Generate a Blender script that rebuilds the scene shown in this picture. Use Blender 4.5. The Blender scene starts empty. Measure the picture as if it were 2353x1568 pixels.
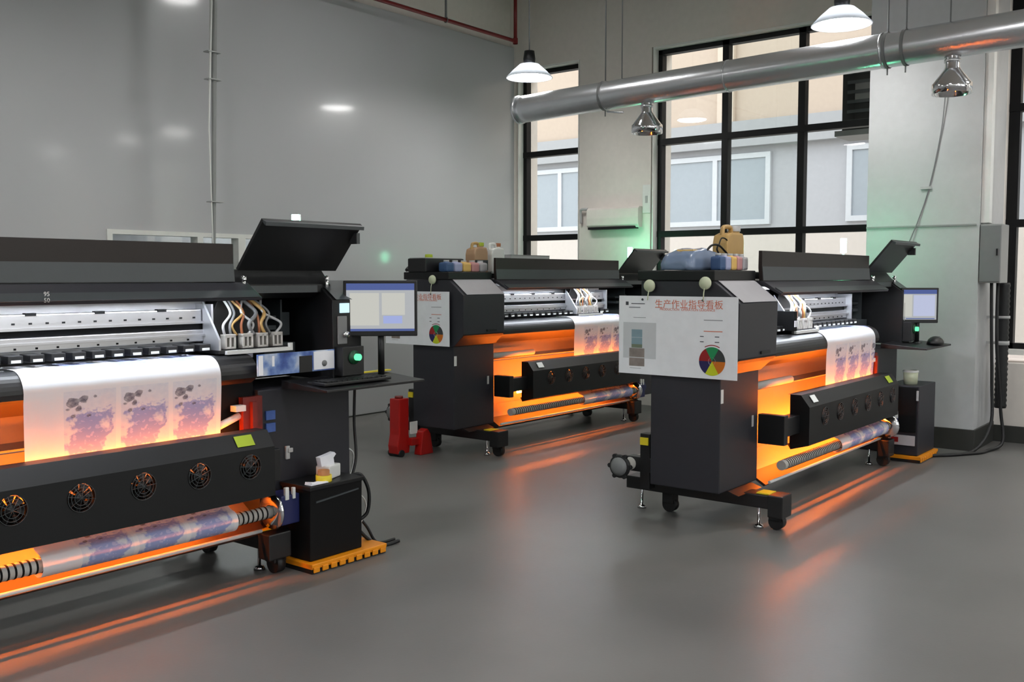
import bpy, bmesh, math, random
from mathutils import Vector, Matrix
random.seed(7)
S = 1.2                     # everything below is laid out in units of 1.2 m; scaled to metres at the end
H = 1.30                    # camera height in those units
PI = math.pi
scene = bpy.context.scene
col = scene.collection

# ------------------------------------------------------------------ materials
def lin(c):
    return tuple((x/255/12.92 if x/255 <= .04045 else ((x/255+.055)/1.055)**2.4) for x in c)

def mat(name, c, rough=.5, metal=0., emit=None, es=0., vary=.06, scale=14., bump=0., spec=.5, bscale=120.):
    m = bpy.data.materials.new(name); m.use_nodes = True
    nt = m.node_tree; b = nt.nodes['Principled BSDF']
    r, g, bl = lin(c)
    b.inputs['Roughness'].default_value = rough
    b.inputs['Metallic'].default_value = metal
    b.inputs['Specular IOR Level'].default_value = spec
    tc = nt.nodes.new('ShaderNodeTexCoord')
    n = nt.nodes.new('ShaderNodeTexNoise'); n.inputs['Scale'].default_value = scale; n.inputs['Detail'].default_value = 4
    nt.links.new(tc.outputs['Object'], n.inputs['Vector'])
    mx = nt.nodes.new('ShaderNodeMix'); mx.data_type = 'RGBA'
    mx.inputs[6].default_value = (r*(1-vary), g*(1-vary), bl*(1-vary), 1)
    mx.inputs[7].default_value = (min(1, r*(1+vary)), min(1, g*(1+vary)), min(1, bl*(1+vary)), 1)
    nt.links.new(n.outputs['Fac'], mx.inputs[0])
    nt.links.new(mx.outputs[2], b.inputs['Base Color'])
    if bump:
        n2 = nt.nodes.new('ShaderNodeTexNoise'); n2.inputs['Scale'].default_value = bscale; n2.inputs['Detail'].default_value = 3
        nt.links.new(tc.outputs['Object'], n2.inputs['Vector'])
        bp = nt.nodes.new('ShaderNodeBump'); bp.inputs['Strength'].default_value = bump; bp.inputs['Distance'].default_value = .01
        nt.links.new(n2.outputs['Fac'], bp.inputs['Height']); nt.links.new(bp.outputs['Normal'], b.inputs['Normal'])
    if emit:
        b.inputs['Emission Color'].default_value = (*lin(emit), 1)
        b.inputs['Emission Strength'].default_value = es
    return m

def ramp_mat(name, stops, scale, rough=.5):
    m = mat(name, stops[0][1], rough); nt = m.node_tree
    n = [x for x in nt.nodes if x.type == 'TEX_NOISE'][0]; n.inputs['Scale'].default_value = scale
    r = nt.nodes.new('ShaderNodeValToRGB')
    while len(r.color_ramp.elements) < len(stops): r.color_ramp.elements.new(.5)
    for e, (p, c) in zip(r.color_ramp.elements, stops): e.position = p; e.color = (*lin(c), 1)
    nt.links.new(n.outputs['Fac'], r.inputs[0]); nt.links.new(r.outputs[0], nt.nodes['Principled BSDF'].inputs['Base Color'])
    return m

def glow(name, rgb, strength):
    m = bpy.data.materials.new(name); m.use_nodes = True
    nt = m.node_tree; nt.nodes.clear()
    o = nt.nodes.new('ShaderNodeOutputMaterial'); e = nt.nodes.new('ShaderNodeEmission')
    e.inputs['Color'].default_value = (*rgb, 1); e.inputs['Strength'].default_value = strength
    nt.links.new(e.outputs[0], o.inputs[0])
    return m

M = {}
M['charcoal'] = mat('charcoal_paint', (44, 44, 50), .45, bump=.08, bscale=300, spec=.4)
M['slate'] = mat('slate_paint', (60, 65, 68), .4, bump=.08, bscale=300)
M['cover'] = mat('cover_orange_reflection', (28, 19, 17), .42, spec=.4)  # brown tint paints in the orange glow reflected by the cover
M['black'] = mat('black_plastic', (20, 20, 22), .42)
M['dark'] = mat('dark_paint', (17, 18, 20), .45, spec=.35)
M['matte'] = mat('matte_black', (13, 13, 14), .7, spec=.2)
M['lightpanel'] = mat('light_sloped_panel', (176, 174, 178), .4)
M['steel'] = mat('brushed_steel', (205, 205, 210), .3, 1.)
M['plate'] = mat('grey_back_plate', (150, 140, 130), .5, .35)
M['chrome'] = mat('chrome', (225, 225, 228), .12, 1.)
M['alu'] = mat('aluminium', (215, 217, 222), .35, .85)
M['grey'] = mat('grey_plastic', (120, 121, 122), .45)
M['lgrey'] = mat('light_grey_plastic', (178, 178, 178), .45)
M['white'] = mat('white_plastic', (225, 225, 222), .4)
M['paper'] = mat('white_paper', (240, 240, 246), .7)
M['cream'] = mat('cream_tube', (190, 186, 180), .6)
M['red'] = mat('red_plastic', (168, 22, 18), .35)
M['redpipe'] = mat('red_pipe_paint', (120, 20, 22), .4)
M['redpart'] = mat('dark_red_bracket', (110, 30, 22), .5)
M['orange'] = mat('orange_plastic', (236, 146, 16), .45)
M['yellow'] = mat('yellow_plastic', (222, 200, 40), .45)
M['lime'] = mat('lime_note', (150, 168, 34), .6)
M['blue'] = mat('navy_motor', (28, 34, 84), .45)
M['bluepr'] = mat('blue_print', (70, 100, 170), .5, vary=.35, scale=22)
M['strip'] = ramp_mat('blue_test_print', [(.3, (196, 204, 216)), (.45, (120, 146, 196)), (.58, (66, 92, 158)), (.75, (44, 62, 120))], 9)
M['bluesoft'] = mat('pale_blue_print', (150, 170, 205), .5, vary=.3, scale=30)
M['brown'] = mat('brown_cap', (150, 92, 60), .5)
M['amber'] = mat('amber_jug', (186, 150, 92), .4, vary=.12)
M['tan'] = mat('tan_plastic', (176, 140, 108), .45)
M['green'] = mat('green_panel', (24, 70, 44), .4)
M['galv'] = mat('galvanised_duct', (214, 216, 220), .27, .8, vary=.08, scale=5, bump=.1, bscale=16)
M['frame'] = mat('black_window_frame', (11, 11, 13), .5, spec=.25)
M['wframe'] = mat('white_window_frame', (226, 226, 222), .4)
M['beige'] = mat('warm_plaster', (224, 217, 210), .75, bump=.05)
M['pier'] = mat('pale_plaster', (188, 189, 190), .6, bump=.05)
M['ceil'] = mat('ceiling_plaster', (206, 201, 196), .8)
M['skirt'] = mat('dark_skirting', (52, 53, 50), .45)
M['boxgrey'] = mat('grey_enamel', (142, 143, 142), .45)
M['rubber'] = mat('black_rubber', (20, 20, 22), .55)
M['skin1'] = mat('printed_strip_photo', (120, 130, 150), .4, vary=.5, scale=30)
M['disc'] = mat('pale_green_disc', (205, 210, 180), .4)
M['wood'] = mat('tape_card', (180, 120, 70), .6)
M['inkred'] = mat('red_label', (206, 150, 150), .5)
M['inkblu'] = mat('blue_label', (60, 88, 130), .5)
M['inklil'] = mat('lilac_label', (168, 172, 206), .5)
M['inkyel'] = mat('yellow_label', (232, 190, 110), .5)
M['inkwht'] = mat('white_label', (190, 186, 190), .5)
M['heater'] = glow('infrared_heater', (1., .18, .012), 60.)
M['heater_low'] = glow('lower_infrared_heater', (1., .18, .012), 150.)
M['brown'+'plate'] = mat('brown_plate', (66, 48, 40), .5)
M['led'] = glow('white_led', (.86, .92, 1.), 95.)
M['lampglow'] = glow('lamp_disc', (1., .99, .97), 58.)
M['siggreen'] = glow('green_signal', (.12, .8, .35), 1.6)
M['sigwhite'] = glow('pale_green_signal', (.22, 1., .55), 75.)
M['lcd'] = glow('lcd_pale_blue', (.6, .85, .95), 1.1)
M['scr_bg'] = glow('screen_pale', (.52, .54, .56), .75)
M['scr_top'] = glow('screen_blue', (.10, .14, .36), .8)
M['scr_win'] = glow('screen_panel', (.60, .60, .55), .85)
M['scr_blu'] = glow('screen_lilac', (.36, .42, .72), .9)
M['scr_lav'] = glow('screen_lavender', (.50, .54, .72), .9)

def acrylic():
    m = bpy.data.materials.new('opal_acrylic'); m.use_nodes = True
    nt = m.node_tree; b = nt.nodes['Principled BSDF']; out = nt.nodes['Material Output']
    b.inputs['Base Color'].default_value = (.82, .84, .88, 1); b.inputs['Roughness'].default_value = .3
    n = nt.nodes.new('ShaderNodeTexNoise'); n.inputs['Scale'].default_value = 8
    mr = nt.nodes.new('ShaderNodeMapRange'); mr.inputs[3].default_value = .34; mr.inputs[4].default_value = .42
    tr = nt.nodes.new('ShaderNodeBsdfTranslucent'); tr.inputs['Color'].default_value = (.85, .88, .92, 1)
    mx = nt.nodes.new('ShaderNodeMixShader')
    nt.links.new(n.outputs['Fac'], mr.inputs[0]); nt.links.new(mr.outputs[0], mx.inputs[0])
    nt.links.new(b.outputs[0], mx.inputs[1]); nt.links.new(tr.outputs[0], mx.inputs[2]); nt.links.new(mx.outputs[0], out.inputs[0])
    return m
M['acrylic'] = acrylic()

# glossy sandwich-panel wall with faint joints
def wall_panel():
    m = mat('grey_sandwich_panel', (182, 182, 185), .3, vary=.02, scale=1.2, spec=.28)
    b = m.node_tree.nodes['Principled BSDF']; b.inputs['Coat Weight'].default_value = .3; b.inputs['Coat Roughness'].default_value = .1
    return m
M['panelwall'] = wall_panel()

def floor_mat():
    m = bpy.data.materials.new('grey_epoxy_floor'); m.use_nodes = True
    nt = m.node_tree; b = nt.nodes['Principled BSDF']
    tc = nt.nodes.new('ShaderNodeTexCoord')
    n = nt.nodes.new('ShaderNodeTexNoise'); n.inputs['Scale'].default_value = .7; n.inputs['Detail'].default_value = 6
    n2 = nt.nodes.new('ShaderNodeTexNoise'); n2.inputs['Scale'].default_value = 60; n2.inputs['Detail'].default_value = 3
    for x in (n, n2): nt.links.new(tc.outputs['Object'], x.inputs['Vector'])
    r = nt.nodes.new('ShaderNodeValToRGB')
    r.color_ramp.elements[0].position = .3; r.color_ramp.elements[0].color = (*lin((96, 95, 93)), 1)
    r.color_ramp.elements[1].position = .72; r.color_ramp.elements[1].color = (*lin((116, 114, 112)), 1)
    nt.links.new(n.outputs['Fac'], r.inputs[0]); nt.links.new(r.outputs[0], b.inputs['Base Color'])
    mr = nt.nodes.new('ShaderNodeMapRange'); mr.inputs[3].default_value = .32; mr.inputs[4].default_value = .46
    nt.links.new(n.outputs['Fac'], mr.inputs[0]); nt.links.new(mr.outputs[0], b.inputs['Roughness'])
    bp = nt.nodes.new('ShaderNodeBump'); bp.inputs['Strength'].default_value = .03; bp.inputs['Distance'].default_value = .01
    nt.links.new(n2.outputs['Fac'], bp.inputs['Height']); nt.links.new(bp.outputs['Normal'], b.inputs['Normal'])
    b.inputs['Specular IOR Level'].default_value = .22
    return m
M['floor'] = floor_mat()

def glass_mat():
    m = bpy.data.materials.new('window_glass'); m.use_nodes = True
    nt = m.node_tree; nt.nodes.clear()
    o = nt.nodes.new('ShaderNodeOutputMaterial'); t = nt.nodes.new('ShaderNodeBsdfTransparent')
    g = nt.nodes.new('ShaderNodeBsdfGlossy'); g.inputs['Roughness'].default_value = .02
    t.inputs['Color'].default_value = (.94, .96, .95, 1)
    f = nt.nodes.new('ShaderNodeFresnel'); f.inputs['IOR'].default_value = 1.5
    mx = nt.nodes.new('ShaderNodeMixShader')
    ge = nt.nodes.new('ShaderNodeNewGeometry'); iv = nt.nodes.new('ShaderNodeMath'); iv.operation = 'SUBTRACT'; iv.inputs[0].default_value = 1
    ml = nt.nodes.new('ShaderNodeMath'); ml.operation = 'MULTIPLY'       # the far side of the thin pane reflects nothing more
    nt.links.new(ge.outputs['Backfacing'], iv.inputs[1]); nt.links.new(iv.outputs[0], ml.inputs[0]); nt.links.new(f.outputs[0], ml.inputs[1])
    nt.links.new(ml.outputs[0], mx.inputs[0]); nt.links.new(t.outputs[0], mx.inputs[1]); nt.links.new(g.outputs[0], mx.inputs[2])
    nt.links.new(mx.outputs[0], o.inputs[0])
    return m
M['glass'] = glass_mat()

def print_mat():
    """white transfer paper printed with a repeating pale blue design; u, v in metres along and down the web"""
    m = bpy.data.materials.new('printed_transfer_paper'); m.use_nodes = True
    nt = m.node_tree; L = nt.links.new; N = nt.nodes.new
    b = nt.nodes['Principled BSDF']; out = nt.nodes['Material Output']
    uv = N('ShaderNodeUVMap'); sp = N('ShaderNodeSeparateXYZ'); L(uv.outputs[0], sp.inputs[0])
    def math_(op, a, c=None, d=None):
        n = N('ShaderNodeMath'); n.operation = op
        for i, v in enumerate((a, c, d)):
            if v is None: continue
            if isinstance(v, (int, float)): n.inputs[i].default_value = v
            else: L(v, n.inputs[i])
        return n.outputs[0]
    U = math_('DIVIDE', math_('SUBTRACT', sp.outputs[0], .135), .222)
    fu = math_('FRACT', U); V = math_('FRACT', math_('DIVIDE', math_('SUBTRACT', math_('SUBTRACT', sp.outputs[1], .158), math_('MULTIPLY', math_('GREATER_THAN', sp.outputs[1], .52), .155)), .335))   # design repeats down the web
    def band(x, a, c, soft=.01):
        s = N('ShaderNodeMapRange'); s.interpolation_type = 'SMOOTHSTEP'; L(x, s.inputs[0])
        s.inputs[1].default_value = a; s.inputs[2].default_value = a+soft
        e = N('ShaderNodeMapRange'); e.interpolation_type = 'SMOOTHSTEP'; L(x, e.inputs[0])
        e.inputs[1].default_value = c-soft; e.inputs[2].default_value = c; e.inputs[3].default_value = 1; e.inputs[4].default_value = 0
        return math_('MULTIPLY', s.outputs[0], e.outputs[0])
    inside = math_('MULTIPLY', math_('MULTIPLY', band(fu, .03, .95), band(V, .14, .94)), math_('GREATER_THAN', U, 0))
    cv = N('ShaderNodeCombineXYZ'); L(fu, cv.inputs[0]); L(math_('MULTIPLY', V, 2.0), cv.inputs[1])
    n1 = N('ShaderNodeTexNoise'); n1.inputs['Scale'].default_value = 3.2; n1.inputs['Detail'].default_value = 5; L(cv.outputs[0], n1.inputs['Vector'])
    n2 = N('ShaderNodeTexNoise'); n2.inputs['Scale'].default_value = 11; n2.inputs['Detail'].default_value = 3; L(cv.outputs[0], n2.inputs['Vector'])
    def mixc(f, a, c):
        x = N('ShaderNodeMix'); x.data_type = 'RGBA'; L(f, x.inputs[0])
        for i, v in ((6, a), (7, c)):
            if isinstance(v, tuple): x.inputs[i].default_value = (*lin(v), 1)
            else: L(v, x.inputs[i])
        return x.outputs[2]
    # slanted blue shape in the middle of each panel, pale sky behind, dark blossoms at the top
    slant = math_('ADD', math_('ADD', fu, math_('MULTIPLY', math_('SUBTRACT', V, .5), .3)), math_('MULTIPLY', math_('SUBTRACT', n1.outputs['Fac'], .5), .9))
    bl = math_('MULTIPLY', band(slant, .12, .9, .07), band(math_('ADD', V, math_('MULTIPLY', math_('SUBTRACT', n2.outputs['Fac'], .5), .3)), .36, .90, .06))
    blob = math_('MULTIPLY', bl, math_('MULTIPLY', band(n1.outputs['Fac'], .30, .95, .12), 1.0)); blob = math_('MINIMUM', blob, 1.)
    c = mixc(math_('MULTIPLY', n2.outputs['Fac'], .8), (234, 235, 240), (206, 214, 230))
    c = mixc(math_('MULTIPLY', blob, .9), c, (146, 160, 214))
    c = mixc(math_('MULTIPLY', math_('MULTIPLY', bl, band(n2.outputs['Fac'], .56, .8, .06)), .6), c, (206, 204, 232))
    c = mixc(math_('MULTIPLY', band(V, .86, .95, .01), .8), c, (206, 184, 206))
    def disc(x, y, r):
        dx = math_('SUBTRACT', fu, x); dy = math_('MULTIPLY', math_('SUBTRACT', V, y), 2.07)
        d = math_('SQRT', math_('ADD', math_('MULTIPLY', dx, dx), math_('MULTIPLY', dy, dy)))
        d = math_('ADD', d, math_('MULTIPLY', math_('SUBTRACT', n2.outputs['Fac'], .5), .12))
        s = N('ShaderNodeMapRange'); L(d, s.inputs[0]); s.inputs[1].default_value = r-.02; s.inputs[2].default_value = r; s.inputs[3].default_value = 1; s.inputs[4].default_value = 0
        return s.outputs[0]
    d = None
    for q in ((.19, .27, .12), (.37, .24, .09), (.58, .22, .04), (.2, .42, .05), (.46, .43, .045), (.29, .34, .07), (.1, .34, .03)):
        k = disc(*q); d = k if d is None else math_('MAXIMUM', d, k)
    c = mixc(math_('MULTIPLY', d, math_('MULTIPLY_ADD', n2.outputs['Fac'], 1.2, .1)), c, (64, 62, 84))
    c = mixc(inside, (236, 236, 240), c)
    L(c, b.inputs['Base Color']); b.inputs['Roughness'].default_value = .65
    tr = N('ShaderNodeBsdfTranslucent'); L(c, tr.inputs['Color'])
    ms = N('ShaderNodeMixShader'); ms.inputs[0].default_value = .2
    L(b.outputs[0], ms.inputs[1]); L(tr.outputs[0], ms.inputs[2]); L(ms.outputs[0], out.inputs[0])
    return m
M['print'] = print_mat()

# ------------------------------------------------------------------ mesh helpers
class MB:
    def __init__(s): s.bm = bmesh.new(); s.mi = 0; s.uv = None
    def face(s, vs, smooth=False):
        try: f = s.bm.faces.new(vs)
        except ValueError: return None
        f.material_index = s.mi; f.smooth = smooth; return f
    def quad(s, *pts): return s.face([s.bm.verts.new(p) for p in pts])
    def box(s, x0, x1, y0, y1, z0, z1, bev=0.):
        bm2 = bmesh.new()
        bmesh.ops.create_cube(bm2, size=1)
        for v in bm2.verts: v.co = ((x0+x1)/2+v.co.x*(x1-x0), (y0+y1)/2+v.co.y*(y1-y0), (z0+z1)/2+v.co.z*(z1-z0))
        if bev: bmesh.ops.bevel(bm2, geom=list(bm2.edges), offset=bev, segments=2, affect='EDGES', profile=.6)
        s.add(bm2); return s
    def add(s, bm2, mtx=None):
        mp = {}
        for v in bm2.verts: mp[v] = s.bm.verts.new(mtx @ v.co if mtx else v.co)
        for f in bm2.faces: s.face([mp[v] for v in f.verts], f.smooth)
        bm2.free()
    def obox(s, c, sx, sy, sz, rot, bev=0.):
        bm2 = bmesh.new(); bmesh.ops.create_cube(bm2, size=1)
        for v in bm2.verts: v.co = (v.co.x*sx, v.co.y*sy, v.co.z*sz)
        if bev: bmesh.ops.bevel(bm2, geom=list(bm2.edges), offset=bev, segments=2, affect='EDGES', profile=.6)
        s.add(bm2, Matrix.Translation(c) @ rot.to_4x4()); return s
    def prism(s, prof, x0, x1, axis='x', bev=0.):
        """profile in the other two axes, extruded along axis"""
        def P(a, b, t): return {'x': (t, a, b), 'y': (a, t, b), 'z': (a, b, t)}[axis]
        bm2 = bmesh.new()
        A = [bm2.verts.new(P(a, b, x0)) for a, b in prof]; B = [bm2.verts.new(P(a, b, x1)) for a, b in prof]
        bm2.faces.new(A); bm2.faces.new(B[::-1])
        n = len(prof)
        for i in range(n): bm2.faces.new((A[i], B[i], B[(i+1) % n], A[(i+1) % n]))
        bmesh.ops.recalc_face_normals(bm2, faces=list(bm2.faces))
        if bev: bmesh.ops.bevel(bm2, geom=list(bm2.edges), offset=bev, segments=2, affect='EDGES', profile=.6)
        s.add(bm2); return s
    def ring(s, c, u, v, r, n): return [s.bm.verts.new(c + u*(r*math.cos(2*PI*i/n)) + v*(r*math.sin(2*PI*i/n))) for i in range(n)]
    def tube(s, pts, r, n=10, cap=True):
        pts = [Vector(p) for p in pts]; rs = r if isinstance(r, (list, tuple)) else [r]*len(pts)
        prev = None; u = None
        for i, p in enumerate(pts):
            d = ((pts[min(i+1, len(pts)-1)]-p).normalized() + (p-pts[max(i-1, 0)]).normalized())
            if d.length < 1e-6: d = pts[-1]-pts[0]
            d.normalize()
            if u is None:
                u = d.orthogonal().normalized()
            else:
                u = (u - d*u.dot(d)).normalized()
            v = d.cross(u); cur = s.ring(p, u, v, rs[i], n)
            if prev:
                for k in range(n): s.face((prev[k], prev[(k+1) % n], cur[(k+1) % n], cur[k]), True)
            elif cap: s.face(cur[::-1])
            prev = cur
        if cap: s.face(prev)
        return s
    def cyl(s, a, b, r, n=20): return s.tube([a, b], r, n)
    def lathe(s, prof, c, axis='z', n=24):
        """prof = [(r, t)] along axis"""
        c = Vector(c); ax = {'x': Vector((1, 0, 0)), 'y': Vector((0, 1, 0)), 'z': Vector((0, 0, 1))}[axis]
        u = ax.orthogonal().normalized(); v = ax.cross(u); prev = None
        for r, t in prof:
            cur = s.ring(c+ax*t, u, v, max(r, 1e-4), n)
            if prev:
                for k in range(n): s.face((prev[k], prev[(k+1) % n], cur[(k+1) % n], cur[k]), True)
            prev = cur
        return s
    def torus(s, c, R, r, axis='z', n=28, m=8):
        c = Vector(c); ax = {'x': Vector((1, 0, 0)), 'y': Vector((0, 1, 0)), 'z': Vector((0, 0, 1))}[axis]
        u = ax.orthogonal().normalized(); v = ax.cross(u); rings = []
        for i in range(n):
            d = u*math.cos(2*PI*i/n)+v*math.sin(2*PI*i/n)
            rings.append([s.bm.verts.new(c+d*(R+r*math.cos(2*PI*j/m))+ax*(r*math.sin(2*PI*j/m))) for j in range(m)])
        for i in range(n):
            for j in range(m): s.face((rings[i][j], rings[(i+1) % n][j], rings[(i+1) % n][(j+1) % m], rings[i][(j+1) % m]), True)
        return s
    def build(s, name, mats, parent=None, loc=None, fix=True):
        if fix: bmesh.ops.recalc_face_normals(s.bm, faces=list(s.bm.faces))
        me = bpy.data.meshes.new(name); s.bm.to_mesh(me); s.bm.free()
        for m in (mats if isinstance(mats, (list, tuple)) else [mats]): me.materials.append(M[m] if isinstance(m, str) else m)
        o = bpy.data.objects.new(name, me); col.objects.link(o)
        if parent: o.parent = parent
        if loc: o.location = loc
        return o

def B(x0, x1, y0, y1, z0, z1, bev=.004): return MB().box(x0, x1, y0, y1, z0, z1, bev)
def empty(name, loc=(0, 0, 0), rz=0.):
    o = bpy.data.objects.new(name, None); col.objects.link(o); o.location = loc; o.rotation_euler = (0, 0, rz)
    o.empty_display_size = .1
    return o
def tag(o, label, cat, group=None):
    o['label'] = label; o['category'] = cat
    if group: o['group'] = group
    return o
def part_label(o, label): o['label'] = label; return o
def struct(o): o['kind'] = 'structure'; return o
def kids(o): return [c for c in bpy.data.objects if c.parent == o]
def copy_tree(o, parent=None):
    c = o.copy(); col.objects.link(c); c.parent = parent
    for k in kids(o): copy_tree(k, c)
    return c
def arc(c, r, a0, a1, n):
    return [(c[0]+r*math.cos(a0+(a1-a0)*i/n), c[1]+r*math.sin(a0+(a1-a0)*i/n)) for i in range(n+1)]
def spline(pts, n=8):
    P = [Vector(p) for p in pts]; out = []
    for i in range(len(P)-1):
        p0, p1, p2, p3 = P[max(i-1, 0)], P[i], P[i+1], P[min(i+2, len(P)-1)]
        for k in range(n):
            t = k/n
            out.append(.5*((2*p1)+(p2-p0)*t+(2*p0-5*p1+4*p2-p3)*t*t+(3*p1-p0-3*p2+p3)*t**3))
    return out+[P[-1]]
def text(name, body, size, mtx, material, parent=None, align='CENTER', extrude=.0004):
    cu = bpy.data.curves.new(name, 'FONT'); cu.body = body; cu.size = size; cu.align_x = align; cu.align_y = 'CENTER'; cu.extrude = extrude; cu.resolution_u = 3
    t = bpy.data.objects.new(name+'_curve', cu); col.objects.link(t)
    dg = bpy.context.evaluated_depsgraph_get(); dg.update()
    me = bpy.data.meshes.new_from_object(t.evaluated_get(dg)); me.name = name
    bpy.data.objects.remove(t); bpy.data.curves.remove(cu)
    me.transform(mtx); me.materials.clear(); me.materials.append(M[material])
    o = bpy.data.objects.new(name, me); col.objects.link(o); o.parent = parent
    return o

# ------------------------------------------------------------------ the room
XW, YW, CZ = 8.62, 6.72, 4.45           # window plane, panel wall, ceiling
PX = 8.50                               # face of the window wall
def glassy(o): return o
struct(B(-4.2, 9.0, -5.2, 7.0, -.1, 0, 0).build('floor', 'floor'))
struct(B(-4.2, 9.0, -5.2, 7.0, CZ, CZ+.1, 0).build('ceiling', 'ceil'))
# panel wall with an opening for the internal window
w = MB(); ox0, ox1, oz0, oz1 = 3.76, 5.32, .75, 1.62
w.box(-4.2, ox0, YW, YW+.08, 0, 3.79); w.box(ox1, 8.9, YW, YW+.08, 0, 3.79)
w.box(ox0, ox1, YW, YW+.08, oz1, 3.79); w.box(ox0, ox1, YW, YW+.08, 0, oz0)
struct(w.build('wall_left', 'panelwall'))
struct(B(-4.2, 8.9, YW+.06, YW+.26, 3.79, CZ, 0).build('wall_left_upper', 'beige'))
struct(B(-4.2, 8.6, YW-.006, YW, 0, .012, 0).build('baseboard_left', 'skirt'))
struct(B(-4.3, -4.2, -5.2, 7, 0, CZ, 0).build('wall_rear', 'pier'))
w = MB(); w.box(-4.2, 9.0, -5.3, -5.2, 0, 1.0); w.box(-4.2, 9.0, -5.3, -5.2, 3.6, CZ)
for x0_, x1_ in ((-4.2, -3.4), (-.6, .2), (3.0, 3.8), (6.6, 9.0)): w.box(x0_, x1_, -5.3, -5.2, 1.0, 3.6)
struct(w.build('wall_near', 'pier'))
for k_, (x0_, x1_) in enumerate(((-3.4, -.6), (.2, 3.0), (3.8, 6.6))):  # unseen windows added behind the camera to let in fill light
    w = MB(); t = .05
    w.box(x0_, x1_, -5.28, -5.22, 1.0, 1.0+t); w.box(x0_, x1_, -5.28, -5.22, 3.6-t, 3.6); w.box(x0_, x0_+t, -5.28, -5.22, 1.0+t, 3.6-t); w.box(x1_-t, x1_, -5.28, -5.22, 1.0+t, 3.6-t); w.box((x0_+x1_)/2-.03, (x0_+x1_)/2+.03, -5.28, -5.22, 1.0+t, 3.6-t)
    wn_ = struct(w.build('window_%d' % (6+k_), 'frame'))
    MB().box(x0_, x1_, -5.256, -5.25, 1.0, 3.6).build('pane', 'glass', wn_)
# window wall: piers, lintel, sill wall
w = MB()
for y0, y1 in ((6.70, 6.98), (4.99, 5.85), (1.78, 2.6), (-2.2, -1.2), (-5.2, -4.6)):
    w.box(PX, PX+.4, y0, y1, 0, 3.55)
w.box(PX, PX+.4, -5.2, 7, 3.55, CZ)
w.box(PX-.14, PX+.4, -5.2, 1.78, 0, .62); w.box(PX, PX+.4, 2.6, 4.99, 0, .62); w.box(PX, PX+.4, 5.85, 6.7, 0, .62)
struct(w.build('wall_right', 'beige'))
struct(B(PX-.155, PX-.14, -5.2, 1.78, 0, .13, .003).build('baseboard_right', 'skirt'))
# the deep column beside the printers
w = MB(); w.box(7.75, PX, 1.78, 2.6, 0, CZ)
c_ = w.build('column', 'pier'); struct(c_)
w = MB(); w.box(7.735, 7.75, 1.775, 2.605, 0, .16, .003); w.box(7.735, PX-.16, 1.765, 1.78, 0, .16, .003)
struct(w.build('baseboard_column', 'skirt'))
struct(MB().box(7.74, 7.751, 1.80, 2.6, 1.672, 1.684).build('trim_1', 'boxgrey'))
# ceiling beam over the pier
struct(B(2.0, 8.55, 4.35, 4.78, 3.97, CZ, 0).build('ceiling_beam', 'ceil'))

def window(n, y0, y1, mull, z0=.72, z1=3.53, trans=(2.63, 1.72), thick=.045):
    w = MB(); f = 'frame'; X0, X1 = XW-.03, XW+.05; t = .045
    w.box(X0, X1, y0, y0+t, z0, z1); w.box(X0, X1, y1-thick, y1, z0, z1); w.box(X0, X1, y0, y1, z1-t, z1); w.box(X0, X1, y0, y1, z0, z0+t)
    for m in mull: w.box(X0, X1, m-.032, m+.032, z0, z1)
    for z in trans: w.box(X0-.006, X1, y0, y1, z-.03, z+.03)
    o = struct(w.build('window_%d' % n, f))
    ys = [y0+t]+list(mull)+[y1-t]; zs = [z0+t]+sorted(trans)+[z1-t]
    for i in range(len(ys)-1):
        for k in range(len(zs)-1):
            p = MB(); p.box(XW+.006, XW+.012, ys[i], ys[i+1], zs[k], zs[k+1]); p.build('pane', 'glass', o)
    e = MB(); e.box(PX+.005, X0, y1, y1+.012, z0, z1+.02); e.box(PX+.005, X0, y0-.012, y0, z0, z1+.02); e.box(PX+.005, X0, y0, y1, z1, z1+.02)
    e.build('reveal', 'wframe', o)
    s = MB(); s.box(PX-.03, X0, y0, y1, z0-.04, z0); s.build('sill', 'wframe', o)
    return o
window(1, 5.87, 6.66, ())
window(2, 2.62, 4.965, (4.24, 3.49))
window(3, -1.18, 1.83, (1.05, .3, -.45), thick=.13)
window(4, -4.58, -2.22, (-3.0, -3.8))  # out of view, added along this wall for more daylight
# tall dark blind box / frame post of window 3
# internal window in the panel wall
w = MB(); t = .04
for a in ((ox0-.03, ox1+.03, oz1-.012, oz1+.022), (ox0-.03, ox1+.03, oz0-.03, oz0), (ox0-.03, ox0+.012, oz0, oz1-.012), (ox1-.012, ox1+.03, oz0, oz1-.012), (4.48, 4.53, oz0, oz1-.012), (4.86, 4.93, oz0, oz1-.012)):
    w.box(a[0], a[1], YW-.014, YW+.084, a[2], a[3])
iw = struct(w.build('window_5', 'wframe'))
p = MB(); p.box(ox0, ox1, YW+.05, YW+.055, oz0, oz1); p.build('pane', 'glass', iw)
# the lit room behind it
w = MB()
w.box(2.6, 8.0, 8.3, 8.4, 0, 2.4); w.box(2.5, 2.6, 7.0, 8.4, 0, 2.4); w.box(8.0, 8.1, 7.0, 8.4, 0, 2.4); w.box(2.5, 8.1, 7.0, 8.4, 2.4, 2.5); w.box(2.5, 8.1, 6.99, 8.4, -.1, 0)
struct(w.build('wall_back_room', 'pier'))
t_ = empty('room_fill_tube', (5.9, 8.2, 2.3)); tag(t_, 'unseen white tube added to light the room behind the internal window', 'light')  # tube added out of sight to brighten the back room
MB().cyl((-.6, 0, 0), (.6, 0, 0), .02, 10).build('tube', glow('tube_glow', (.95, .98, 1), 150.), t_)
B(-.62, .62, -.03, .03, .02, .06).build('batten', 'white', t_)

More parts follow.
